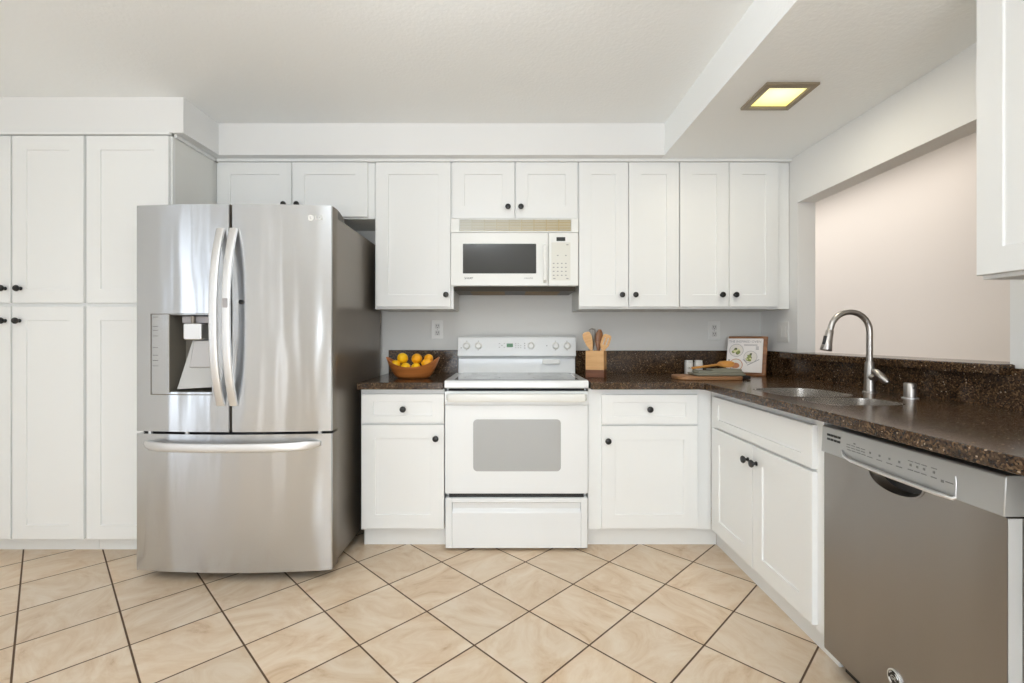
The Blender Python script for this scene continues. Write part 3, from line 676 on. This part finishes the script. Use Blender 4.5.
# ------------------------------------------------------------------ microwave
mw = thing('over_range_microwave', 'off-white over-the-range microwave with yellowed vent grille', 'microwave', (0.0361, 2.757, 1.42))
z = lambda v: v-1.42
MB().box(-0.374, 0.374, 0.022, 0.345, z(1.443), z(1.842)).build('body', 'bisque', mw, 0.003)
gr = MB().box(-0.379, -0.327, 0, 0.021, z(1.760), z(1.843)).box(0.336, 0.379, 0, 0.021, z(1.760), z(1.843))
gr.box(-0.327, 0.336, 0, 0.021, z(1.836), z(1.843)).box(-0.327, 0.336, 0, 0.021, z(1.760), z(1.768)).box(-0.327, 0.336, 0.014, 0.021, z(1.768), z(1.836))
gro = gr.build('grille_frame', 'bisque', mw, 0.001)
for i in range(9):
    t = i/8; c = [L(224, 222, 210), L(206, 188, 142)]
    gm = mat('aged_plastic', tuple(c[0][k]*(1-t)+c[1][k]*t for k in range(4)), 0.5)
    a = -0.327+0.663*i/9+0.003; b_ = -0.327+0.663*(i+1)/9-0.003; sl = MB()
    for k in range(7):
        zz = z(1.7705)+k*0.0093; sl.prism([(0.003, zz), (0.012, zz+0.004), (0.012, zz+0.0065), (0.003, zz+0.0055)], a, b_, 'x')
    sl.box(b_+0.0003, b_+0.0057, 0.002, 0.0139, z(1.7682), z(1.8358)) if i < 8 else None
    sl.build('grille_louvers', gm, gro)
md = MB().prism(rrect(-0.378, 0.198, z(1.443), z(1.757), 0.006, 3), -0.004, 0.021, 'y').build('door', 'bisque', mw, 0.003)
MB().prism(rrect(-0.306, 0.128, z(1.516), z(1.692), 0.003, 2), -0.0052, 0.004, 'y').build('window', 'micro_glass', md)
MB().tube([(0.178, -0.004, z(1.468)), (0.178, -0.026, z(1.478)), (0.178, -0.030, z(1.53)), (0.178, -0.030, z(1.62)), (0.178, -0.026, z(1.672)), (0.178, -0.004, z(1.682))], 1.0, 12, flat=(0.008, 0.010), up=(0, 1, 0)).build('handle', 'bisque', md)
text_mesh('brand_lettering', 'SHARP', 0.017, 'dark_ink', md, (-0.272, -0.0045, z(1.488)), FACE)
text_mesh('model_lettering', 'CAROUSEL', 0.011, 'ink', md, (0.083, -0.0045, z(1.488)), FACE)
cp = MB().prism(rrect(0.2005, 0.378, z(1.443), z(1.757), 0.006, 3), -0.004, 0.021, 'y').build('control_panel', 'bisque', mw, 0.003)
MB().box(0.248, 0.300, -0.0052, 0.002, z(1.708), z(1.731)).build('display', 'display_dark', cp)
M['pad'] = mat('keypad_film', L(226, 225, 217), 0.4)
MB().prism(rrect(0.218, 0.330, z(1.475), z(1.700), 0.004, 3), -0.0048, 0.0, 'y').build('keypad', 'pad', cp)
kp = MB()
for i in range(4):
    for j in range(6):
        if j == 4 or (j == 5 and i not in (1, 3)): continue
        xx, zz = 0.231+0.024*i, z(1.505)+0.0235*j; kp.box(xx-0.005, xx+0.005, -0.0053, -0.0040, zz-0.003, zz+0.003)
for xx, zz in ((0.235, 1.486), (0.312, 1.486), (0.312, 1.686)): kp.box(xx-0.007, xx+0.007, -0.0053, -0.004, z(zz)-0.003, z(zz)+0.003)
kp.build('key_lettering', 'pale_ink', cp)
M['hood'] = mat('hood_metal', L(92, 88, 80), 0.5, 0.3)
hu = MB().prism([(0.030, z(1.4425)), (0.060, z(1.418)), (0.335, z(1.418)), (0.345, z(1.4425))], -0.366, 0.366, 'x').build('hood_underside', 'hood', mw, 0.002)
M['filter'] = mat('greasy_filter_mesh', L(140, 118, 88), 0.6, 0.4, bump=(300, 0.8))
for a, c in ((-0.27, -0.06), (0.07, 0.28)): MB().box(a, c, 0.09, 0.30, z(1.4145), z(1.4178)).build('filter', 'filter', hu)

# ------------------------------------------------------------------ dishwasher (faces -X)
dw = thing('dishwasher', 'stainless dishwasher with grey control strip under the brown worktop', 'dishwasher', (1.078, 1.594, 0), -PI/2)
DWw = 0.588
MB().box(0.012, DWw-0.012, 0.062, 0.58, 0.07, 0.838).build('tub', 'dark', dw)
MB().box(0.01, DWw-0.01, 0.07, 0.085, 0.0, 0.072).build('toe_plate', 'dark', dw)
# door with a crescent pocket cut into it
dd = MB().prism(rrect(0.002, DWw-0.002, 0.078, 0.748, 0.004, 2), 0.003, 0.040, 'y').build('door', 'steel_dw', dw, 0.0)
pk = [(0.205+0.175*t/14, 0.749) for t in range(15)]
cres = [(0.2925-0.0905*math.cos(PI*k/24), 0.752-0.050*(math.sin(PI*k/24)**0.75)) for k in range(25)]
cut = MB().prism(cres, -0.03, 0.034, 'y').build('cutter', 'steel_dw', dw, smooth=False)
bool_cut(dd, [cut])
pr = MB(); 
def ring2(sc, y): return [(0.2925+(p[0]-0.2925)*sc, y, 0.7475+(min(p[1], 0.7475)-0.7475)*sc) for p in cres]
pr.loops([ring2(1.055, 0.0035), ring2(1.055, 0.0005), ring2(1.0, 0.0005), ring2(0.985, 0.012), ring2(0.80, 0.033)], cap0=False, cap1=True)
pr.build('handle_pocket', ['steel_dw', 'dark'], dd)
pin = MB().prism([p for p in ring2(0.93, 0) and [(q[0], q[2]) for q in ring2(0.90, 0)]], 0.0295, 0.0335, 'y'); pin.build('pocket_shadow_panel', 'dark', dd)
bz = MB(); bz.prism([(-0.006, 0.750), (-0.002, 0.836), (0.002, 0.840), (0.060, 0.840), (0.060, 0.750)], 0.0, DWw, 'x')
bzo = bz.build('control_strip', 'steel_bezel', dw, 0.002)
vt = MB()
for i in range(4):
    for j in range(2): vt.box(0.028+0.016*i, 0.040+0.016*i, -0.0055, 0.0, 0.795+0.014*j, 0.802+0.014*j)
vt.build('vent_slots', 'dark', bzo)
lp_ = MB(); pts = [(0.10, -0.006, 0.775), (0.115, -0.012, 0.762), (0.15, -0.016, 0.756), (0.30, -0.018, 0.753), (0.44, -0.016, 0.752), (0.478, -0.012, 0.752), (0.480, -0.008, 0.756)]
lp_.tube(pts, [0.003, 0.0045, 0.0055, 0.006, 0.0055, 0.0045, 0.004], 12); lp_.build('grip_lip', 'steel_handle', bzo)
MB().tube([(0.480, -0.007, 0.752), (0.481, -0.0065, 0.79), (0.478, -0.005, 0.806)], 0.0014, 8).build('console_edge', 'steel_handle', bzo)
mk = MB(); zb = lambda q: -0.006+0.004*(q-0.750)/0.086-0.0008
def mkb(x, q, sx, sz): mk.box(x-sx, x+sx, zb(q), zb(q)+0.003, q-sz, q+sz)
for x_ in (0.213, 0.248, 0.283, 0.316): mkb(x_, 0.796, 0.003, 0.003); mkb(x_, 0.783, 0.010, 0.0012)
for i, x_ in enumerate((0.352, 0.372, 0.392, 0.42)): mkb(x_, 0.798, 0.003, 0.003); mkb(x_, 0.785, 0.008, 0.0012); mkb(x_, 0.808, 0.008, 0.001)
for i in range(4): mkb(0.125+0.020*i, 0.800, 0.008, 0.0012); mkb(0.125+0.020*i, 0.792, 0.008, 0.0012); mkb(0.128+0.020*i, 0.784, 0.008, 0.0012)
mkb(0.150, 0.808, 0.004, 0.002); mkb(0.444, 0.783, 0.004, 0.003); mkb(0.462, 0.785, 0.010, 0.0012)
mk.build('control_lettering', 'ink', bzo)
# round emblem near the foot of the door
em = thing_dummy = None
cx, cz = 0.294, 0.186
em = MB().lathe([(0.0235, 0.0035), (0.0235, -0.001), (0.0215, -0.0025), (0.0195, -0.0015), (0.0002, -0.0013)], (cx, 0, cz), 32, axis='y').build('emblem', 'steel_handle', dd)
MB().lathe([(0.0192, -0.0012), (0.0192, -0.0017), (0.0002, -0.0018)], (cx, 0, cz), 32, axis='y').build('emblem_face', 'dark', em)
for k in range(4):
    a = PI/4+PI/2*k
    MB().tube([(cx+0.0160*math.cos(a+q), -0.0020, cz+0.0160*math.sin(a+q)) for q in (-0.45, -0.2, 0, 0.2, 0.45)], [0.0008, 0.0016, 0.0020, 0.0016, 0.0008], 8).build('emblem_swirl', 'steel_handle', em)
text_mesh('emblem_letters', 'GE', 0.0165, 'steel_handle', em, (cx, -0.0020, cz), FACE, 0.0006)
MB().box(DWw-0.0015, DWw, 0.004, 0.034, 0.080, 0.746).build('edge_trim', 'pad_grey', dw)

# ------------------------------------------------------------------ electrical plates
def outlet(loc, label, w=0.079, h=0.126):
    t = thing('wall_outlet', label, 'outlet', loc)
    MB().prism(rrect(-w/2, w/2, -h/2, h/2, 0.005, 3), -0.006, -0.0003, 'y').build('cover_plate', 'plate', t, 0.002)
    M.setdefault('socket', mat('socket_plastic', L(206, 205, 202), 0.4))
    for s in (-1, 1):
        so = MB().prism(rrect(-0.0165, 0.0165, s*0.0225-0.0165, s*0.0225+0.0165, 0.006, 3), -0.0075, -0.004, 'y').build('socket', 'socket', t, 0.001)
        MB().box(-0.0075, -0.0050, -0.0080, -0.0070, s*0.0225-0.002, s*0.0225+0.009).box(0.0050, 0.0075, -0.0080, -0.0070, s*0.0225-0.002, s*0.0225+0.009).lathe([(0.0028, -0.0080), (0.0028, -0.0070)], (0, 0, s*0.0225-0.009), 10, axis='y').build('slots', 'dark', so)
    MB().lathe([(0.003, -0.0072), (0.003, -0.0055)], (0, 0, 0), 10, axis='y').build('screw', 'print_grey', t)
outlet((-0.4745, BACK, 1.190), 'white outlet on the back wall between lemon bowl and range')
outlet((1.374, BACK, 1.182), 'white outlet on the back wall beside the cookbook')
sw_ = thing('light_switch', 'white double rocker switch plate in the corner of the right wall', 'switch', (RIGHT, 2.862, 1.170), -PI/2)
MB().prism(rrect(-0.059, 0.059, -0.062, 0.062, 0.005, 3), -0.006, -0.0003, 'y').build('cover_plate', 'plate', sw_, 0.002)
for s in (-1, 1): MB().prism(rrect(s*0.023-0.0165, s*0.023+0.0165, -0.033, 0.033, 0.002, 2), -0.009, -0.004, 'y').build('rocker', 'plate', sw_, 0.001)

# ------------------------------------------------------------------ recessed light, added unseen lamps
cl = thing('ceiling_light', 'square recessed ceiling light glowing yellow above the sink', 'ceiling light', (1.190, 2.052, DROP))
a, bI = 0.111, 0.083
fr_ = MB()
R2 = lambda s, zz: [(-s, -s, zz), (s, -s, zz), (s, s, zz), (-s, s, zz)]
fr_.loops([R2(a, -0.0005), R2(a, -0.010), R2(a-0.006, -0.014), R2(bI+0.004, -0.014), R2(bI, -0.006), R2(bI, -0.0005)], cap0=False, cap1=False)
fr_.build('trim_frame', 'fixture_trim', cl)
gl = MB(); nn = 12
gl.loops([[(bI*sx, bI*sy, zz) for sx, sy in ((-1, -1), (1, -1), (1, 1), (-1, 1))] for zz in (-0.0015, -0.005)])
gl.build('diffuser', 'glass_lamp', cl)
bl = area('recessed_lamp', (1.190, 2.052, DROP-0.016), (1.190, 2.052, 0), 0.15, 0.15, 4, (1, 0.93, 0.76))
dl = thing('ceiling_light', 'added unseen round opal ceiling light in the middle of the kitchen', 'ceiling light', (-0.2, 1.15, CEIL))  # added fixture that goes with the kitchen fill bulb
MB().lathe([(0.17, -0.0005), (0.17, -0.025), (0.155, -0.03)], n=32).build('base', 'steel_handle', dl)
MB().lathe([(0.15, -0.026), (0.148, -0.05), (0.125, -0.075), (0.08, -0.092), (0.02, -0.098)], n=32).build('shade', 'glass_lamp2', dl)
tc_ = thing('added_floor_lamp', 'added unseen white torchiere behind the camera that brightens the ceiling', 'lamp', (-0.42, -0.35, 0))  # invented lamp that carries the added ceiling uplight
MB().lathe([(0.14, 0.0), (0.14, 0.012), (0.12, 0.022), (0.016, 0.028)], n=32).build('base', 'steel_handle', tc_)
MB().lathe([(0.012, 0.024), (0.012, 1.70)], n=16).build('pole', 'steel_handle', tc_)
MB().lathe([(0.012, 1.70), (0.05, 1.703), (0.11, 1.73), (0.165, 1.80), (0.161, 1.80), (0.105, 1.735), (0.045, 1.709), (0.0005, 1.708)], n=32).build('shade', 'ceramic', tc_)
hl = thing('ceiling_light', 'added unseen long flat ceiling light in the hall', 'ceiling light', (2.27, 3.75, CEIL))  # added fixture that goes with the hall fill light
MB().box(-0.27, 0.27, -1.27, 1.27, -0.025, -0.0005).build('base', 'steel_handle', hl, 0.003)
MB().box(-0.25, 0.25, -1.25, 1.25, -0.045, -0.026).build('diffuser', 'glass_lamp2', hl, 0.008)

# ------------------------------------------------------------------ bowl of lemons
BX, BY = -0.557, 2.715
n = 48; A, B = 0.157, 0.092
def rim(t):
    c = math.cos(t); return 0.068+0.056*abs(c)**2.4
def oring(t, u, inset=0.0):      # u 0 base .. 1 rim
    k = u**0.55
    ax = (0.080+(A-0.080)*k)-inset; bx = (0.048+(B-0.048)*k)-inset
    return (ax*math.cos(t), bx*math.sin(t), 0.0+rim(t)*u+(0.010 if inset and u < 0.3 else 0))
ls = []
for u in (0.0, 0.03, 0.10, 0.22, 0.4, 0.6, 0.8, 0.95, 1.0): ls.append([oring(2*PI*i/n, u) for i in range(n)])
for u in (1.0, 0.9, 0.7, 0.5, 0.3, 0.18): ls.append([oring(2*PI*i/n, u, 0.008) for i in range(n)])
bw = MB().loops(ls).build('fruit_bowl', 'bowl', None, ang=60)
bw.location = (BX, BY, CT+0.0005)
tag(bw, 'boat-shaped brown wooden bowl full of lemons on the short worktop', 'bowl')
def lemon_mesh(m):
    mb = MB(); prof = []
    for k in range(17):
        t = PI*k/16; r = 0.030*math.sin(t)**0.92; h = -0.0365*math.cos(t)
        if k in (0, 16): r = 0.002; h *= 1.10
        elif k in (1, 15): r = 0.0065; h *= 1.07
        prof.append((r, h))
    mb.lathe(prof, n=28, axis='x'); o = mb.build('lemon', m, None, ang=80); me = o.data; bpy.data.objects.remove(o); return me
LM = [lemon_mesh('lemon'), lemon_mesh('lemon2')]
for dx, dy, dz, rx, ry, rz_, k, sc_, lab in (
    (-0.101, -0.005, 0.079, 0.0, 0.0, 1.57, 0, 0.90, 'pale yellow lemon at the left end of the wooden bowl'),
    (-0.064, 0.012, 0.115, 0.3, 0.2, 1.50, 0, 1.04, 'bright yellow lemon at the very top of the pile in the bowl'),
    (-0.037, -0.032, 0.065, 0.0, 0.0, 1.57, 0, 0.90, 'yellow lemon tucked under the topmost one, half hidden by the rim'),
    (0.019, 0.013, 0.112, 0.2, 0.0, 1.50, 1, 1.02, 'orange-yellow lemon at the middle of the pile, end towards the viewer'),
    (0.023, -0.032, 0.065, 0.0, 0.0, 1.57, 0, 0.88, 'small lemon low against the front rim under the middle lemon'),
    (0.085, 0.034, 0.113, 0.0, 0.0, 1.57, 1, 0.88, 'yellow lemon at the back right of the bowl'),
    (0.084, -0.024, 0.089, 0.0, 0.0, 0.0, 1, 0.84, 'yellow lemon at the front right of the bowl')):
    o = bpy.data.objects.new('lemon', LM[k]); COL.objects.link(o)
    o.location = (BX+dx, BY+dy, CT+dz); o.rotation_euler = (rx, ry, rz_); o.scale = (sc_,)*3
    tag(o, lab, 'lemon', 'lemons in the wooden bowl')

# ------------------------------------------------------------------ utensil box
UX, UY = 0.526, 2.790
ub = thing('utensil_holder', 'square two-tone wooden utensil box right of the range', 'utensil holder', (UX, UY, CT+0.0005), -0.36)
h_ = 0.0535; H_ = 0.158
lo = MB(); R3 = lambda s, zz: [(-s, -s, zz), (s, -s, zz), (s, s, zz), (-s, s, zz)]
MB().loops([R3(h_, 0), R3(h_, 0.046), R3(h_-0.006, 0.046), R3(h_-0.006, 0.010)]).build('base_band', 'walnut', ub, 0.001)
MB().loops([R3(h_, 0.0462), R3(h_, H_), R3(h_-0.006, H_), R3(h_-0.006, 0.0462)], cap0=False, cap1=False).add(R3(h_, 0.0462)+R3(h_-0.006, 0.0462), [(0, 1, 5, 4), (1, 2, 6, 5), (2, 3, 7, 6), (3, 0, 4, 7)]).build('box', 'bamboo', ub, 0.001)
def utensil(name, label, mb, m, base, tilt_x, tilt_y, rz_):
    o = mb.build(name, m, None, 0.0, ang=50); o.location = (UX+base[0], UY+base[1], CT+0.0165)
    o.rotation_euler = (tilt_x, tilt_y, rz_); return tag(o, label, 'utensil')
def flat_blade(outline, holes=(), th=0.005):
    mb = MB()
    ls = [[(x, -th/2, z_) for x, z_ in outline], [(x, th/2, z_) for x, z_ in outline]]
    mb.loops(ls); return mb
def spat_outline(hl, bl_, hw, bw_, tipr):
    return [(-hw, 0), (hw, 0), (hw, hl), (bw_*0.75, hl+bl_*0.3), (bw_, hl+bl_*0.7), (bw_*0.85, hl+bl_*0.92), (bw_*0.45, hl+bl_), (-bw_*0.45, hl+bl_), (-bw_*0.85, hl+bl_*0.92), (-bw_, hl+bl_*0.7), (-bw_*0.75, hl+bl_*0.3), (-hw, hl)]
utensil('wooden_spatula', 'plain pale wooden spatula leaning left in the utensil box', flat_blade(spat_outline(0.155, 0.110, 0.007, 0.027, 0)), 'bamboo', (0.016, -0.012, 0), 0.0, -0.31, 0.0)
tw = MB()
for i in range(5):
    a_ = PI*i/5; pts = []
    for k in range(17):
        u = k/16; rr = 0.020*math.sin(PI*u)**0.8
        zz = 0.15+0.125*(1-abs(2*u-1)**1.6) ; sgn = -1 if u < 0.5 else 1
        w_r = 0.019*(math.sin(PI*min(u, 1-u)*1.35))**0.9
        pts.append((sgn*w_r*math.cos(a_)*(0 if k == 8 else 1), sgn*w_r*math.sin(a_)*(0 if k == 8 else 1), zz))
    tw.tube(pts, 0.0019, 6)
tw.lathe([(0.006, 0.0), (0.007, 0.02), (0.006, 0.15), (0.004, 0.155)], n=14)
utensil('wire_whisk', 'steel wire whisk standing between the wooden utensils', tw, 'chrome_dull', (-0.006, 0.008, 0), 0.0, -0.06, 0)
sb = MB(); ls = []
for k in range(15):
    u = k/14; zz = 0.27*u
    if u < 0.55: wx, wy = 0.0065, 0.0055
    else:
        q = (u-0.55)/0.45; wx = 0.0065+0.0185*math.sin(PI*min(q*0.9+0.02, 1))**0.8; wy = 0.006
        if k == 14: wx = 0.008
    ls.append([(wx*math.cos(2*PI*i/16), wy*math.sin(2*PI*i/16)+(0.006*math.sin(PI*max(0, (u-0.55)/0.45)) if u > 0.55 else 0), zz) for i in range(16)])
sb.loops(ls)
utensil('wooden_spoon', 'darker brown wooden spoon at the back of the utensil box', sb, 'acacia', (0.010, 0.034, 0), 0.0, 0.07, 0.0)
sl = MB(); hl_, bl_ = 0.155, 0.095; W_ = 0.026
def bar_(x0, x1, z0_, z1_): sl.box(x0, x1, -0.0025, 0.0025, z0_, z1_)
sl.prism([(-0.008, 0), (0.008, 0), (0.008, hl_-0.01), (0.020, hl_+0.018), (W_, hl_+0.03), (-W_, hl_+0.03), (-0.020, hl_+0.018), (-0.008, hl_-0.01)], -0.0025, 0.0025, 'y')
for x0_, x1_ in ((-W_, -0.013), (-0.0065, 0.0065), (0.013, W_)): bar_(x0_, x1_, hl_+0.03, hl_+0.075)
sl.prism([(-W_, hl_+0.075), (W_, hl_+0.075), (W_*0.9, hl_+0.088), (W_*0.5, hl_+bl_), (-W_*0.5, hl_+bl_), (-W_*0.9, hl_+0.088)], -0.0025, 0.0025, 'y')
utensil('slotted_spatula', 'pale slotted wooden spatula leaning right in the utensil box', sl, 'bamboo', (-0.012, -0.026, 0), 0.0, 0.31, 0.0)

# ------------------------------------------------------------------ shakers
def shaker_jar(x, word, label):
    t = thing('shaker', label, 'shaker', (x, 2.975, CT+0.0005), 0, 'salt and pepper shakers')
    MB().prism(rrect(-0.0215, 0.0215, -0.0215, 0.0215, 0.007, 4), 0, 0.079, 'z').build('jar', 'ceramic', t, 0.002)
    MB().prism(rrect(-0.0205, 0.0205, -0.0205, 0.0205, 0.007, 4), 0.0795, 0.091, 'z').build('lid', 'ceramic', t, 0.003)
    text_mesh('lettering', word, 0.013, 'dark_ink', t, (0, -0.0217, 0.042), FACE)
shaker_jar(1.153, 'SALT', 'white square salt shaker, the left one of the pair')
shaker_jar(1.214, 'PEPPER', 'white square pepper shaker, the right one of the pair nearer the cookbook')

# ------------------------------------------------------------------ cutting board, towel, spoon
cb = thing('cutting_board', 'round-ended wooden cutting board lying under the folded towel', 'cutting board', (1.150, 2.660, CT+0.0005), -0.03)
MB().prism(rrect(-0.200, 0.165, -0.095, 0.105, 0.06, 8), 0, 0.020, 'z').build('board', 'board', cb, 0.004)
MB().prism(rrect(0.160, 0.222, -0.030, 0.030, 0.012, 4), 0.001, 0.019, 'z').build('grip', 'leather', cb, 0.004)
tl = MB()
def cloth_layer(x0, x1, y0, y1, z0_, th, seed):
    rnd = random.Random(seed); out = rrect(x0, x1, y0, y1, 0.022, 5); m_ = len(out)
    cx_, cy_ = (x0+x1)/2, (y0+y1)/2
    ph = [rnd.uniform(0, 6.28) for _ in range(4)]
    def wob(x, y): return 0.004*math.sin(38*x+ph[0])*math.sin(31*y+ph[1])+0.0025*math.sin(70*x+ph[2])
    ls = []
    for s_, zz, kw in ((0.97, z0_, 0), (1.0, z0_+th*0.35, 0), (1.0, z0_+th*0.7, 0.3), (0.96, z0_+th, 0.8), (0.75, z0_+th*1.04, 1), (0.4, z0_+th*1.06, 1), (0.05, z0_+th*1.06, 1)):
        l = []
        for x, y in out:
            X_, Y_ = cx_+(x-cx_)*s_, cy_+(y-cy_)*s_; e_ = 0.004*math.sin(55*X_+40*Y_+ph[3])
            l.append((X_+e_*0.5, Y_+e_, zz+max(-th*0.3, wob(X_, Y_)*kw)))
        ls.append(l)
    tl.loops(ls)
cloth_layer(-0.115, 0.165, -0.075, 0.085, 0.0, 0.013, 1)
cloth_layer(-0.090, 0.160, -0.060, 0.080, 0.0125, 0.011, 2)
cloth_layer(-0.010, 0.158, -0.045, 0.078, 0.0230, 0.011, 3)
to = tl.build('folded_towel', 'towel', None, ang=70); to.location = (1.165, 2.665, CT+0.0225); to.rotation_euler = (0, 0, -0.03)
tag(to, 'folded grey-green cloth lying on the cutting board under a spoon', 'towel')
spn = MB(); ls = []
for k in range(21):
    u = k/20; x = 0.30*u
    if u < 0.62: wy, wz, zo = 0.0085-0.002*math.sin(PI*u/0.62), 0.0065, 0
    else:
        q = (u-0.62)/0.38; wy = 0.0075+0.026*math.sin(PI*min(1, q*0.93+0.03))**0.75; wz = 0.0075; zo = -0.003*math.sin(PI*q)
        if k == 20: wy, wz = 0.008, 0.003
    l = []
    for i in range(18):
        t = 2*PI*i/18; cz_ = wz*math.sin(t)
        if u > 0.66 and math.sin(t) > 0.2: cz_ = wz*math.sin(t)*(1-1.25*math.sin(PI*(u-0.62)/0.38)*math.sin(t))
        l.append((x, wy*math.cos(t), cz_+zo))
    ls.append(l)
spn.loops(ls)
so = spn.build('mixing_spoon', 'spoon', None, ang=60); so.location = (1.040, 2.630, CT+0.0640); so.rotation_euler = (0.55, -0.085, 0.34)
tag(so, 'honey-coloured wooden spoon resting on the folded towel', 'spoon')

# ------------------------------------------------------------------ cookbook on its stand
CBX, CBY, CBR = 1.490, 2.930, -0.70
bs = thing('recipe_stand', 'brown wooden recipe stand behind the cookbook in the corner', 'stand', (CBX, CBY, CT+0.0005), CBR)
lean = 0.24
def leaned(x, u, v):   # x across, u up the board, v out of the board towards the viewer
    return (x, u*math.sin(lean)-v*math.cos(lean), u*math.cos(lean)+v*math.sin(lean))
def lbox(mb, x0, x1, u0, u1, v0, v1, mi=0):
    vs = [leaned(x, u, v) for v in (v0, v1) for x, u in ((x0, u0), (x1, u0), (x1, u1), (x0, u1))]
    return mb.add(vs, [(3, 2, 1, 0), (4, 5, 6, 7), (0, 1, 5, 4), (1, 2, 6, 5), (2, 3, 7, 6), (3, 0, 4, 7)], mi)
lbox(MB(), -0.112, 0.116, 0.004, 0.252, -0.018, 0.0).build('back_board', 'acacia', bs, 0.004)
MB().add([(-0.112, -0.030, 0), (0.116, -0.030, 0), (0.116, 0.02, 0), (-0.112, 0.02, 0), (-0.112, -0.030, 0.010), (0.116, -0.030, 0.010), (0.116, 0.0015, 0.010), (-0.112, 0.0015, 0.010)],
         [(3, 2, 1, 0), (4, 5, 6, 7), (0, 1, 5, 4), (1, 2, 6, 5), (2, 3, 7, 6), (3, 0, 4, 7)]).build('tray', 'acacia', bs, 0.002)
pr_ = MB(); pr_.add([(-0.02, 0.010, 0.02), (0.02, 0.010, 0.02), (0.02, 0.075, 0.2), (-0.02, 0.075, 0.2), (-0.02, 0.115, 0.0), (0.02, 0.115, 0.0)], [(0, 1, 2, 3), (3, 2, 5, 4), (0, 4, 5, 1), (0, 3, 4), (1, 5, 2)])
pr_.build('prop', 'acacia', bs)
bk = thing('cookbook', 'white cookbook with pictured plates leaning on the recipe stand', 'book', (CBX, CBY, CT+0.0005), CBR)
bx0, bx1, bu0, bu1 = -0.110, 0.094, 0.0165, 0.232
lbox(MB(), bx0+0.003, bx1-0.003, bu0+0.003, bu1-0.003, 0.0025, 0.0155).build('pages', 'paper', bk)
cv_ = MB(); lbox(cv_, bx0, bx1, bu0, bu1, 0.0156, 0.0176); lbox(cv_, bx0, bx1, bu0, bu1, 0.0006, 0.0024); lbox(cv_, bx0-0.0005, bx0+0.002, bu0, bu1, 0.0024, 0.0156)
cov = cv_.build('cover', 'paper', bk)
def disc(mb, cx_, cu_, r, v, mi, n_=28, ecc=1.0, rot=0.0):
    ps = []
    for k in range(n_):
        a_ = 2*PI*k/n_; p, q = r*math.cos(a_), r*ecc*math.sin(a_)
        ps.append((cx_+p*math.cos(rot)-q*math.sin(rot), cu_+p*math.sin(rot)+q*math.cos(rot)))
    mb.loops([[leaned(x, u, v-0.0006) for x, u in ps], [leaned(x, u, v) for x, u in ps]], mi=mi)
pic = MB(); S = (bx1-bx0); uu = lambda f: bu1-f*(bu1-bu0); xx = lambda f: bx0+f*S
mats = ['print_grey', 'print_plate', 'food_green', 'food_cream', 'food_dark', 'food_orange']
def plate(fx_, fu_, r, seed):
    rnd = random.Random(seed); cx_, cu_ = xx(fx_), uu(fu_)
    disc(pic, cx_, cu_, r, 0.0179, 0); disc(pic, cx_, cu_, r*0.94, 0.0181, 1)
    for k in range(16):
        a_ = rnd.uniform(0, 6.28); d_ = r*rnd.uniform(0.05, 0.55)
        disc(pic, cx_+d_*math.cos(a_)-r*0.12, cu_+d_*math.sin(a_)-r*0.1, r*rnd.uniform(0.16, 0.3), 0.0182+0.00005*k, rnd.choice([2, 2, 3, 4]), 14, rnd.uniform(0.5, 1), rnd.uniform(0, 3))
plate(0.27, 0.36, 0.042, 3); plate(0.68, 0.55, 0.039, 5)
disc(pic, xx(0.28), uu(0.80), 0.040, 0.0179, 5); disc(pic, xx(0.28), uu(0.80), 0.036, 0.0181, 1); disc(pic, xx(0.26), uu(0.82), 0.026, 0.0183, 5, 20, 0.7)
def stroke(f0, f1, w_, mi):
    a_, b_ = Vector((xx(f0[0]), uu(f0[1]))), Vector((xx(f1[0]), uu(f1[1]))); dv_ = (b_-a_).normalized(); nv = Vector((-dv_.y, dv_.x))*w_
    ps = [a_+nv, a_-nv, b_-nv, b_+nv]
    pic.loops([[leaned(p.x, p.y, 0.0173) for p in ps], [leaned(p.x, p.y, 0.0180) for p in ps]], mi=mi)
stroke((0.60, 0.80), (0.93, 0.62), 0.0022, 0); stroke((0.47, 0.62), (0.60, 0.75), 0.0022, 0)
for f in (0.25, 0.285, 0.32): stroke((0.82, f), (0.90, f), 0.0022, 0)
stroke((0.05, 0.66), (0.10, 0.66), 0.003, 4)
for f in (0.185, 0.21): stroke((0.48, f), (0.86, f), 0.0013, 0)
pic.build('cover_pictures', mats, cov)
tt = text_mesh('title_lettering', 'THE INSPIRED OVEN', 0.0205, 'print_grey', cov, leaned((bx0+bx1)/2, uu(0.095), 0.0178), (PI/2-lean, 0, 0), 0.0003)
